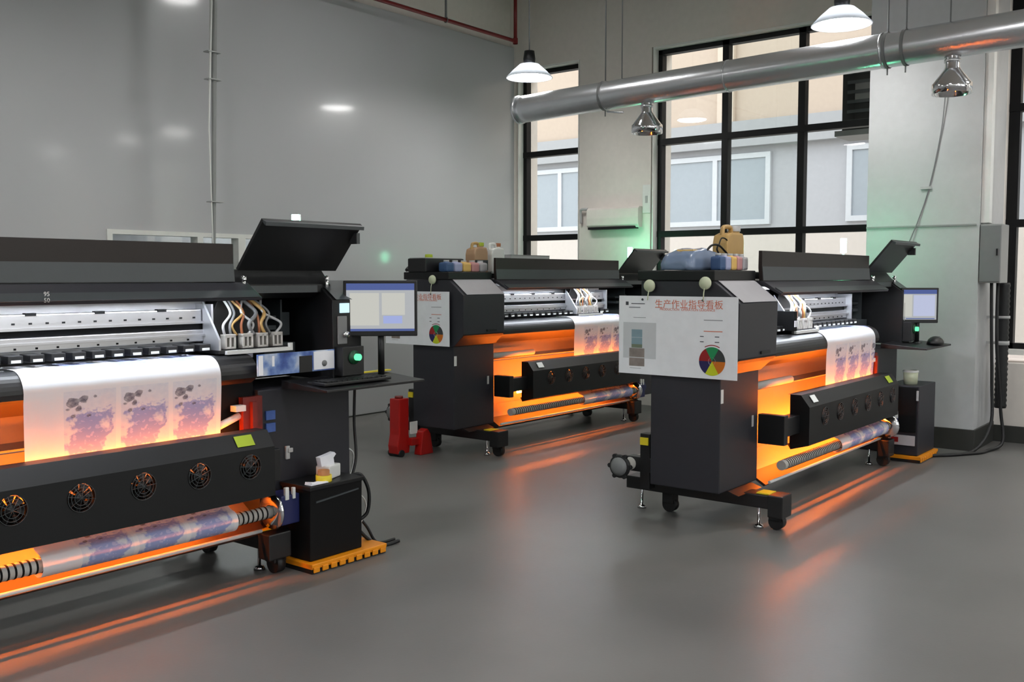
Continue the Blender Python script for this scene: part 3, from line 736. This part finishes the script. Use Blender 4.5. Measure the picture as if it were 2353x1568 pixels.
P1 = make_printer(); P1.location = (.33, 3.31, 0)
P3 = copy_tree(P1); P3.location = (4.45, 2.0, 0)
P2 = copy_tree(P1); P2.location = (5.15, 4.42, 0)
ca = make_carriage(P1, 2.31)
for pr_, dz_, dx_ in ((P1, .028, .05), (P2, 0, .22), (P3, 0, 0)):
    k_ = [k for k in kids(pr_) if k.name.startswith('signal_pole')][0]; k_.location = (dx_, 0, dz_)
make_carriage(P3, 1.13, ca); make_carriage(P2, 1.75, ca)
tag(P1, 'nearest dark wide textile printer, cut by the picture edge, orange heaters glowing', 'printer')
tag(P2, 'dark wide textile printer farthest back by the grey wall, red floor jack beside it', 'printer')
tag(P3, 'dark wide textile printer before the big window and column, poster on its end', 'printer')
for o in bpy.data.objects:            # nearest printer's signal lamp glows green
    pass
# small white caution box on the carriage nearest the big window
m = MB(); m.box(-.235, -.19, .19, .30, .985, 1.10, .004); hb_ = m.build('head_box', 'matte', [k for k in kids(P3) if k.name.startswith('carriage.') or k.name == 'carriage'][0])
m = MB(); m.box(-.232, -.192, .186, .1905, 1.01, 1.045); part_label(m.build('label', 'paper', [k for k in kids(P3) if k.name.startswith('carriage.') or k.name == 'carriage'][0]), 'white label on the black head box')

# lettering plate on the nearest printer's visor
text('scale_marks', '95\n50', .022, Matrix.Translation((1.33, .088, 1.226)) @ Matrix.Rotation(PI/2, 4, 'X'), 'white', P1)
# printed photo strip stuck under the head bay of the nearest printer
m = MB(); m.box(2.235, 2.665, .112, .118, .872, .965); st = part_label(m.build('photo_strip', 'strip', P1), 'strip of blue and white test prints')
for q_ in ((2.24, 2.262, .109, .1125, .875, .96), (2.31, 2.322, .109, .1125, .91, .955), (2.54, 2.66, .109, .1125, .878, .96)):
    m = MB(); m.box(*q_); m.build('white_patch', 'paper', st)
m = MB(); m.box(2.46, 2.53, .108, .1125, .872, .945); m.build('dark_patch', 'black', st)
m = MB(); m.lathe([(.014, 0), (.014, -.004), (0, -.004)], (2.60, .109, .905), 'y', 10); m.build('grey_spot', 'grey', st)

# ------------------------------------------------------------------ paper on each printer
def paper(loc, x0, x1, label):
    ty, tz = .085, .285
    path = [(.40, .966), (.30, .966), (.225, .9665)]+arc((.225, .885), .0805, PI/2, PI, 8)[1:]
    path += [(.1445+.02*i/12, .885-(.885-.40)*i/12) for i in range(1, 13)]
    path += [(.158, .385), (.13, .355), (.10, .335)]+arc((ty, tz), .044, PI*.5, PI*2.1, 14)
    m = MB(); uvl = m.bm.loops.layers.uv.new('UVMap'); prev = None; s = -.10; pr = None; nx = 18
    for i, (y, z) in enumerate(path):
        if pr: s += math.hypot(y-pr[0], z-pr[1])
        pr = (y, z)
        cur = [(m.bm.verts.new((x0+(x1-x0)*k/nx, y+.0035*math.sin(k*1.9+z*9)*(1 if .42 < z < .85 else 0), z)), ((x1-x0)*k/nx, s)) for k in range(nx+1)]
        if prev:
            for k in range(nx):
                f = m.bm.faces.new((prev[k][0], prev[k+1][0], cur[k+1][0], cur[k][0])); f.smooth = True
                for lp, src in zip(f.loops, (prev[k], prev[k+1], cur[k+1], cur[k])): lp[uvl].uv = src[1]
        prev = cur
    o = m.build('printed_paper', 'print', None, loc)
    return tag(o, label, 'paper', None)
paper(P1.location, 1.265, 2.075, 'pale blue printed paper web hanging down the nearest printer')
paper(P3.location, 1.30, 2.17, 'pale blue printed paper web on the printer before the big window')
paper(P2.location, 1.43, 2.18, 'pale blue printed paper web on the printer farthest back, partly behind a poster')

# ------------------------------------------------------------------ posters on the printer ends
def poster(ox, oy, ya, yb, za, zb, label):
    """hangs on the -x end; ya > yb (picture left to right), facing -x"""
    W, Hh = ya-yb, zb-za
    t = empty('instruction_poster', (ox, ya, za)); tag(t, label, 'poster')
    # local frame: u to the right = -y, v up = z, face at x = 0 looking to -x
    Mx = Matrix(((0, 0, -1, -.0025), (-1, 0, 0, 0), (0, 1, 0, 0), (0, 0, 0, 1)))
    m = MB(); m.box(-.002, .0, -W, 0, 0, Hh); m.build('sheet', 'paper', t)
    def rect(nm, u0, u1, v0, v1, ma, d=.0026):
        q = MB(); q.box(-d, -.002, -u1*W, -u0*W, v0*Hh, v1*Hh); return q.build(nm, ma, t)
    text('title', '\u751f\u4ea7\u4f5c\u4e1a\u6307\u5bfc\u770b\u677f', .046*W/.65, Mx @ Matrix.Translation((.60*W, .895*Hh, 0)), 'titleink', t)
    text('subtitle', 'PRODUCTION  OPERATION GUIDANCE', .0165*W/.65, Mx @ Matrix.Translation((.59*W, .835*Hh, 0)), 'titleink', t)
    rect('logo', .06, .085, .88, .925, 'ink'); rect('text_line', .11, .23, .895, .905, 'ink'); rect('text_line', .09, .19, .845, .86, 'inkgrey')
    rect('text_line', .13, .24, .72, .727, 'inkgrey'); rect('diagram', .04, .33, .2, .66, 'inkpale'); rect('text_line', .1, .2, .07, .075, 'inkgrey')
    for v0, v1, ma in ((.47, .57, 'phsky'), (.38, .465, 'phsky'), (.335, .38, 'phgreen')): rect('photo', .115, .21, v0, v1, ma, .003)
    for v0, v1 in ((.215, .33), (.10, .205)): rect('photo', .095, .23, v0, v1, 'phbrown', .003)
    rect('text_line', .73, .88, .71, .72, 'inkgrey'); rect('text_line', .73, .88, .575, .585, 'titleink')
    for v in (.51, .445): rect('text_line', .70, .73, v, v+.01, 'ink'); rect('text_line', .82, .855, v, v+.01, 'ink')
    cu, cv, r = .80*W, .215*Hh, .105*W
    w_ = None
    for k, ma in enumerate(('wred', 'wgreen', 'wgrey', 'worange', 'wyellow', 'wnavy')):
        a1 = math.radians(180-60*k); a0 = a1-math.radians(60)
        q = MB(); vs = [(cu, cv)]+[(cu+r*math.cos(a0+(a1-a0)*i/8), cv+r*1.0*math.sin(a0+(a1-a0)*i/8)) for i in range(9)]
        lo = [q.bm.verts.new((-.0035, -u, v)) for u, v in vs]; q.face(lo); hi = [q.bm.verts.new((-.002, -u, v)) for u, v in vs]; q.face(hi[::-1])
        for i in range(len(vs)): q.face((lo[i], lo[(i+1) % len(vs)], hi[(i+1) % len(vs)], hi[i]))
        q.build('wheel_sector', ma, t)
    q = MB(); q.lathe([(.018*W/.65, -.002), (.018*W/.65, .002), (0, .002)], (-.0035, -cu, cv), 'x', 16); q.build('wheel_hub', 'paper', t)
    q = MB()
    for i in range(8):
        a = math.radians(60+60*i/8); a2 = math.radians(60+60*(i+1)/8)
        q.quad(*[(-.0032, -(cu+rr_*math.cos(b)), cv+rr_*math.sin(b)) for rr_, b in ((r*1.1, a), (r*1.1, a2), (r*1.16, a2), (r*1.16, a))])
    q.build('wheel_arc', 'wred', t)
    q = MB()
    for u in (.21, .72): q.lathe([(.006, 0), (.006, -.003), (0, -.003)], (-.002, -u*W, .955*Hh), 'x', 10)
    q.build('eyelet', 'ink', t)
    return t
M['titleink'] = mat('faded_red_ink', (214, 120, 96), .6)
M['ink'] = mat('grey_ink', (70, 72, 80), .6); M['inkgrey'] = mat('pale_ink', (150, 150, 158), .6); M['inkpale'] = mat('very_pale_ink', (206, 207, 212), .6)
M['phsky'] = mat('photo_sky', (134, 158, 170), .5, vary=.15); M['phgreen'] = mat('photo_green', (118, 128, 108), .5, vary=.2)
M['phbrown'] = mat('photo_brown', (140, 128, 124), .5, vary=.5, scale=18)
M['wred'] = mat('wheel_red', (150, 24, 26), .5); M['wgreen'] = mat('wheel_green', (28, 138, 84), .5); M['wgrey'] = mat('wheel_grey', (56, 60, 62), .5)
M['worange'] = mat('wheel_orange', (206, 112, 24), .5); M['wyellow'] = mat('wheel_yellow', (200, 210, 36), .5); M['wnavy'] = mat('wheel_navy', (34, 30, 86), .5)
poster(4.43, 2.0, 2.785, 2.10, .785, 1.197, 'white instruction poster with colour wheel on the printer before the big window')
poster(5.12, 2.0, 5.27, 4.63, .80, 1.19, 'white instruction poster with colour wheel on the farthest printer, half behind a monitor')
def hook(x, y, z, drop, label):
    t = empty('hanging_hook', (x, y, z)); tag(t, label, 'hook')
    q = MB(); q.lathe([(.0, -.014), (.03, -.012), (.033, -.004), (.033, 0), (0, 0)], (0, 0, 0), 'x', 20); q.build('disc', 'disc', t)
    q = MB(); q.tube([(-.008, 0, -.02), (-.018, 0, -.05), (-.022, 0, -drop)], .003, 6); q.build('string', 'disc', t)
hook(4.43, 2.28, 1.265, .088, 'round pale hook right of its pair above the big poster')
hook(4.43, 2.60, 1.25, .075, 'round pale hook left of its pair above the big poster')
hook(5.13, 4.80, 1.275, .1, 'round pale hook above the poster on the farthest printer')

# ------------------------------------------------------------------ bottles, jugs and boxes on the printers
def bottle(name, loc, w, d, h, body, cap, label, group=None, neck=.5):
    t = empty(name, loc); tag(t, label, 'bottle', group)
    q = MB(); q.box(-w/2, w/2, -d/2, d/2, 0, h*.82, min(w, d)*.2); q.build('body', body, t)
    q = MB(); q.lathe([(w*.3, h*.80), (w*.22, h*.88), (w*.2, h*.9)], (0, 0, 0), 'z', 14); q.build('neck', body, t)
    q = MB(); q.lathe([(w*.24, h*.88), (w*.24, h), (0, h)], (0, 0, 0), 'z', 14); q.build('cap', cap, t)
    return t
x2, y2 = 5.15, 4.42
for k, (b_, cname) in enumerate((('inkblu', 'navy blue'), ('inklil', 'pale lilac'), ('inkyel', 'orange yellow'), ('inkred', 'faded pink'), ('inkwht', 'whitish'))):
    bottle('ink_bottle', (x2+.115+k*.095, y2+.37, 1.332), .088, .08, .085, b_, 'lgrey', '%s ink bottle in the row on the farthest printer' % cname, 'ink bottles on the farthest printer')
t = empty('plastic_crate', (x2+.06, y2+.53, 1.33)); tag(t, 'black crate with lime cap showing, behind ink bottles on the farthest printer', 'crate')
B(-.08, .34, -.08, .1, 0, .1, .008).build('body', 'black', t); B(-.07, .33, -.07, .09, .1, .106, .002).build('rim', 'lgrey', t)
q = MB(); q.lathe([(.03, .1), (.028, .13), (0, .132)], (.04, 0, 0), 'z', 14); q.build('lime_cap', 'lime', t)
q = MB(); q.tube(spline([(0, 0, .0), (.05, .02, .02), (.1, 0, .025), (.15, .02, .015), (.2, 0, .0)]), .013, 8); o = q.build('cable_bundle', 'rubber', None, (x2-.02, y2+.64, 1.345)); tag(o, 'black cable bundle on the rear corner of the farthest printer', 'cable')

def jug(loc, w, d, h, body, label, handle='amber', cap='lgrey', rz=0., band=None):
    t = empty('jerry_can', loc, rz); tag(t, label, 'jerry can')
    q = MB(); hx = w/2
    prof = [(-hx, 0), (hx, 0), (hx, h*.68), (hx*.86, h*.84), (-hx*.35, h*.84), (-hx*.86, h*.78), (-hx, h*.6)]
    q.prism(prof, -d/2, d/2, 'y', .012); q.build('body', body, t)
    q = MB(); q.tube(spline([(-hx*.72, 0, h*.76), (-hx*.66, 0, h*.93), (-hx*.35, 0, h*.97), (hx*.05, 0, h*.97), (hx*.22, 0, h*.93), (hx*.28, 0, h*.82)]), h*.05, 10); q.build('handle', handle, t)
    q = MB(); q.lathe([(w*.15, h*.82), (w*.15, h*.9)], (hx*.58, 0, 0), 'z', 16); q.build('neck', body, t)
    q = MB(); q.lathe([(w*.17, h*.88), (w*.17, h), (0, h*1.01)], (hx*.58, 0, 0), 'z', 16); q.build('cap', cap, t)
    if band:
        q = MB(); q.box(-hx*.95, hx*.95, -d/2-.002, -d/2+.001, 0.02, h*.42); q.build('label', band, t)
    return t
jug((x2+.665, y2+.55, 1.328), .16, .1, .235, 'tan', 'brown jerry can with grey label beside the white jug, farthest printer', 'amber', 'lime', 0, 'slate')
jug((x2+.875, y2+.55, 1.328), .16, .1, .235, 'white', 'white jug behind the flipped-up cover of the farthest printer', 'white', 'brown')
t = empty('carton', (x2+1.36, y2+.60, 1.326)); tag(t, 'flat grey carton on the farthest printer behind its flipped-up cover', 'box')
B(-.26, .27, -.05, .07, 0, .145, .004).build('body', 'lgrey', t); B(-.26, .27, -.052, .072, .145, .15, .001).build('flap', 'boxgrey', t)
x3, y3 = 4.45, 2.0
t = empty('wrapped_bundle', (x3+.25, y3+.49, 1.332)); tag(t, 'bluish plastic-wrapped bundle of ink packs on the printer before the big window', 'bundle')
q = MB(); bm2 = bmesh.new(); bmesh.ops.create_cube(bm2, size=1); bmesh.ops.subdivide_edges(bm2, edges=list(bm2.edges), cuts=5, use_grid_fill=True)
for v in bm2.verts:
    z = v.co.z+.5; tx = 1-.18*z**3
    v.co = (v.co.x*.40*tx+random.uniform(-.006, .006), v.co.y*.17*tx, max(0, z*.118-(.03*abs(v.co.x)*2*z)+random.uniform(-.004, .004)*(z > .3)))
for f in bm2.faces: f.smooth = True
q.add(bm2); q.build('wrap', mat('blue_film', (116, 132, 158), .25, vary=.25, scale=9), t)
q = MB(); q.box(-.1, .08, -.05, .05, .095, .108, .004); q.build('yellow_pack', 'inkyel', t)
for k, (b_, cname) in enumerate((('inkblu', 'navy blue'), ('inklil', 'pale lilac'), ('inkyel', 'straw yellow'), ('inkred', 'greyish pink'), ('inkwht', 'greyish white'))):
    bottle('ink_bottle', (x3+.215+k*.068, y3+.33, 1.332), .064, .06, .088, b_, 'lgrey', '%s ink bottle on the printer before the big window' % cname, 'ink bottles on the printer before the window')
jug((x3+.60, y3+.46, 1.332), .22, .09, .25, 'amber', 'amber jerry can standing behind ink bottles, before the big window', 'amber', 'lgrey')
t = empty('wire_tangle', (x3+.40, y3+.42, 1.435)); tag(t, 'small dark wire tangle lying on the blue wrapped bundle', 'wire')
q = MB(); q.tube(spline([(-.14, 0, .0), (-.08, 0, .03), (0, 0, .032), (.08, 0, .0), (.1, 0, -.01)]), .006, 6); q.tube(spline([(.0, 0, .03), (.03, 0, .07), (.08, 0, .07), (.12, 0, .05)]), .004, 6); q.tube(spline([(-.01, 0, .03), (-.02, 0, .01), (.0, 0, -.01)]), .005, 6); q.build('wire', 'dark', t)

# ------------------------------------------------------------------ monitors, keyboards
def monitor(loc, rz, w, h, label, look):
    t = empty('monitor', loc, rz); tag(t, label, 'monitor')
    q = MB(); q.box(-w/2, w/2, 0, .03, 0, h, .005); q.build('housing', 'black', t)
    q = MB(); b = .014; x0, x1, z0, z1 = -w/2+b, w/2-b, .024, h-b
    def r(i, a, c, d, e): q.mi = i; q.quad((x0+(x1-x0)*a, -.0012-.0002*i, z0+(z1-z0)*d), (x0+(x1-x0)*c, -.0012-.0002*i, z0+(z1-z0)*d), (x0+(x1-x0)*c, -.0012-.0002*i, z0+(z1-z0)*e), (x0+(x1-x0)*a, -.0012-.0002*i, z0+(z1-z0)*e))
    r(0, 0, 1, 0, 1); r(1, 0, 1, .86, 1)
    if look == 'a':
        r(2, .05, .48, .12, .8); r(2, .52, .86, .34, .8); r(3, .54, .82, .16, .32); r(1, 0, 1, 0, .05)
    else:
        r(3, .3, .95, .12, .82); r(2, .0, .26, .1, .84); r(1, .08, .95, .02, .05)
    q.build('screen', ['scr_bg', 'scr_top', 'scr_win', 'scr_blu' if look == 'a' else 'scr_lav'], t, fix=False)
    q = MB(); q.cyl((0, .04, h*.3), (0, .04, -loc[2]+.815), .016, 12); q.box(-.05, .05, .03, .05, h*.25, h*.55); q.build('pole', 'black', t)
    q = MB(); q.lathe([(.035, 0), (.035, .012), (.018, .02)], (0, .04, -loc[2]+.815), 'z', 16); q.build('pole_base', 'black', t)
    return t
RZ = math.radians(38.45-90)       # facing the way the camera looks from
monitor((3.20, 3.33, 1.018), RZ+.10, .345, .262, 'black monitor with pale software window beside the nearest printer', 'a')
monitor((7.21, 2.03, .968), RZ, .262, .25, 'small black monitor on the pole before the pale column', 'b')
def keyboard(loc, label):
    t = empty('keyboard', loc); tag(t, label, 'keyboard')
    B(-.2, .2, -.06, .06, 0, .014, .004).build('case', 'black', t)
    q = MB()
    for r_ in range(4):
        for c in range(12): q.box(-.18+c*.03, -.156+c*.03, -.05+r_*.025, -.03+r_*.025, .014, .019)
    q.build('keys', 'dark', t)
    return t
k_ = keyboard((2.98, 3.30, .822), 'black keyboard on the tray of the nearest printer')
tag(B(-.16, .16, -.015, .015, 0, .006, .001).build('ruler', 'yellow', None, (3.2, 3.44, .838)), 'yellow ruler lying beside the monitor pole of the nearest printer', 'ruler')
t = empty('computer_mouse', (7.25, 1.93, .822)); tag(t, 'black rounded mouse on the tray under the small monitor', 'mouse')
q = MB(); bm2 = bmesh.new(); bmesh.ops.create_uvsphere(bm2, u_segments=18, v_segments=10, radius=1)
for v in bm2.verts: v.co = (v.co.x*.09, v.co.y*.055, max(0, v.co.z)*.055)
for f in bm2.faces: f.smooth = True
q.add(bm2); q.build('shell', 'black', t)
q = MB(); q.box(-.004, .004, -.03, .0, .045, .054); q.build('wheel', 'grey', t)

# ------------------------------------------------------------------ ink waste boxes on pallets
def pallet(loc, w, d, label):
    t = empty('plastic_pallet', loc); tag(t, label, 'pallet')
    q = MB(); q.box(0, w, 0, d, .028, .045, .004); q.build('deck', 'orange', t)
    q = MB()
    for i in range(int(w/.05)): q.box(.008+i*.05, .042+i*.05, -.003, .004, .006, .03, .003)
    q.box(0, w, .004, d-.004, .022, .03); q.build('rib', 'orange', t)
    q = MB()
    for x in (0.004, w/2-.03, w-.064): q.box(x, x+.06, .006, d-.006, 0, .028)
    q.build('runner', 'black', t)
    return t
pallet((2.72, 3.27, 0), .45, .28, 'orange plastic pallet under the waste bin by the nearest printer')
t = empty('waste_bin', (2.74, 3.30, .046)); tag(t, 'black square waste ink bin on the pallet by the nearest printer', 'bin')
MB().prism([(.006, 0), (.19, 0), (.197, .33), (0, .33)], 0, .305, 'x', .006).build('body', 'matte', t)
B(-.006, .311, -.006, .203, .315, .335, .004).build('rim', 'dark', t)
q = MB(); q.prism([(.03, .265), (.28, .285), (.28, .278), (.03, .258)], -.004, .003, 'y'); q.build('painted_highlight', 'slate', t)  # paler line that paints a highlight onto the bin front
t = empty('tissue_pack', (2.93, 3.40, .382)); tag(t, 'white tissue pack with tissue pulled up on the black waste bin', 'tissue pack')
q = MB(); q.obox((0, 0, .03), .1, .075, .06, Matrix.Rotation(.35, 3, 'Z'), .008); q.build('pack', 'white', t)
q = MB(); q.prism([(-.055, .058), (-.065, .10), (-.03, .105), (.02, .115), (.03, .105), (.015, .09), (.02, .058)], -.02, .01, 'y'); q.build('tissue', 'paper', t)
t = empty('tape_roll', (2.86, 3.35, .382)); tag(t, 'yellow tape roll with brown core beside the tissue pack', 'tape')
q = MB(); q.lathe([(.036, 0), (.036, .028), (.026, .028), (.026, 0), (.036, 0)], (0, 0, 0), 'z', 24); q.build('tape', 'yellow', t)
q = MB(); q.lathe([(.0262, .002), (.0262, .05), (.022, .05), (.022, .002)], (0, 0.0, 0), 'z', 24); q.build('core', 'wood', t)
q = MB(); q.prism([(-.05, .0), (.05, 0), (.045, .006), (0, .003), (-.045, .012)], -.025, .02, 'y'); o = q.build('paper_scrap', 'paper', None, (2.80, 3.33, .383)); tag(o, 'torn white paper scrap on the black waste bin corner', 'paper')

pallet((7.0, 1.94, 0), .44, .27, 'orange plastic pallet under the heater control cabinet by the column')
t = empty('control_cabinet', (7.02, 1.965, .046)); tag(t, 'dark control cabinet with black door on a pallet before the column', 'cabinet')
B(0, .40, 0, .235, 0, .49, .006).build('casing', 'charcoal', t)
B(-.012, 0, .015, .205, .165, .48, .003).build('door', 'matte', t)
dp = B(-.012, 0, .02, .2, .07, .14, .002).build('display_panel', 'inkwht', t)
B(-.015, -.012, .13, .18, .09, .125, .001).build('red_display', 'wred', dp)
B(-.02, -.01, .0, .014, .39, .46, .002).build('handle', 'lgrey', t)
B(-.014, -.0, .212, .222, .43, .46, .001).build('status_light', 'siggreen', t)
q = MB(); q.tube(spline([(.40, .1, .42), (.46, .1, .38), (.47, .1, .26), (.41, .1, .2)]), .006, 6); q.build('cable', 'dark', t)
t = empty('paper_cup', (7.14, 2.06, .537)); tag(t, 'pale yellowish plastic tub standing on the dark control cabinet', 'tub')
q = MB(); q.lathe([(0, 0), (.045, 0), (.05, .09), (.047, .09), (.042, .01)], (0, 0, 0), 'z', 18); q.build('body', 'disc', t)
q = MB(); q.lathe([(.053, .085), (.053, .096), (.045, .1)], (0, 0, 0), 'z', 18); q.build('rim', 'white', t)

# cables beside the nearest printer
for pts, r_, ma, lab, nm in (
    ([(3.19, 3.50, .80), (3.2, 3.52, .6), (3.19, 3.5, .42), (3.13, 3.48, .30), (3.1, 3.45, .22), (3.18, 3.42, .10), (3.23, 3.40, .015), (3.33, 3.38, .012)], .007, 'rubber', 'black cable hanging from the monitor of the nearest printer to the floor', 'power_cable'),
    ([(3.16, 3.52, .8), (3.17, 3.54, .62), (3.14, 3.53, .5), (3.2, 3.53, .44), (3.19, 3.53, .36), (3.14, 3.52, .31)], .004, 'white', 'thin white cable looping beside the nearest printer cabinet', 'data_cable'),
    ([(3.08, 3.42, .36), (3.13, 3.40, .36), (3.16, 3.38, .28), (3.15, 3.38, .18), (3.1, 3.4, .12), (3.2, 3.36, .012), (3.32, 3.34, .012)], .009, 'dark', 'thick dark cable curling behind the waste bin', 'power_cable'),
    ([(3.08, 3.42, .25), (3.14, 3.42, .26), (3.18, 3.42, .2), (3.14, 3.42, .12), (3.09, 3.42, .1)], .004, 'white', 'short white cable loop behind the waste bin', 'data_cable')):
    q = MB(); q.tube(spline(pts), r_, 8); tag(q.build(nm, ma), lab, 'cable')

# ------------------------------------------------------------------ red jack
t = empty('floor_jack', (4.97, 4.99, 0)); tag(t, 'red steel floor jack standing beside the farthest printer', 'jack')
MB().prism([(-.058, .02), (.055, .02), (.062, .08), (.05, .16), (.052, .42), (-.045, .42), (-.048, .16), (-.066, .08)], -.05, .05, 'y', .008).build('post', 'red', t)
MB().prism([(.04, .075), (.13, .075), (.13, .125), (.04, .13)], -.09, -.03, 'y', .006).build('cross_arm', 'red', t)
MB().prism([(.10, .0), (.235, .0), (.205, .15), (.175, .19), (.125, .17)], -.12, -.05, 'y', .008).build('leg', 'red', t)
q = MB(); q.tube([(-.03, -.06, .026), (-.03, .06, .026)], .026, 18); q.build('wheel', 'rubber', t)
q = MB(); q.box(.054, .13, -.06, -.052, .155, .245, .003); q.build('plate', 'white', t)
q = MB(); q.cyl((0, 0, .42), (0, 0, .436), .03, 16); q.build('cap', 'redpart', t)

# ------------------------------------------------------------------ scale to metres
done = set()
for o in list(bpy.data.objects):
    if o.type == 'MESH' and o.data.name not in done:
        done.add(o.data.name); o.data.transform(Matrix.Scale(S, 4))
    o.location = o.location*S

# ------------------------------------------------------------------ world, camera, view
wd = bpy.data.worlds.new('World'); scene.world = wd; wd.use_nodes = True
nt = wd.node_tree; bg = nt.nodes['Background']
sky = nt.nodes.new('ShaderNodeTexSky'); sky.sky_type = 'NISHITA'; sky.sun_disc = False
sky.sun_elevation = math.radians(35); sky.sun_rotation = math.radians(120); sky.air_density = 1; sky.dust_density = 4
mx = nt.nodes.new('ShaderNodeMix'); mx.data_type = 'RGBA'; mx.inputs[0].default_value = .92
mx.inputs[7].default_value = (1.0, .985, .97, 1)
nt.links.new(sky.outputs[0], mx.inputs[6]); nt.links.new(mx.outputs[2], bg.inputs['Color'])
bg.inputs['Strength'].default_value = 2.35

cam = bpy.data.cameras.new('Camera'); co = bpy.data.objects.new('Camera', cam); col.objects.link(co)
f = 2238.; a = math.radians(38.45); th = math.atan(149/f)
fwd = Vector((math.cos(a)*math.cos(th), math.sin(a)*math.cos(th), -math.sin(th)))
co.rotation_euler = fwd.to_track_quat('-Z', 'Y').to_euler()
co.location = (0, 0, H*S); cam.sensor_width = 36; cam.lens = f/2353*36; cam.clip_end = 200
scene.camera = co
vs = scene.view_settings; vs.view_transform = 'Standard'; vs.look = 'None'; vs.gamma = 1; vs.exposure = 0.14
scene.cycles.max_bounces = 8; scene.cycles.diffuse_bounces = 4; scene.cycles.glossy_bounces = 4; scene.cycles.transparent_max_bounces = 8
scene.cycles.sample_clamp_indirect = 6; scene.cycles.caustics_reflective = False; scene.cycles.caustics_refractive = False
scene.cycles.use_denoising = True
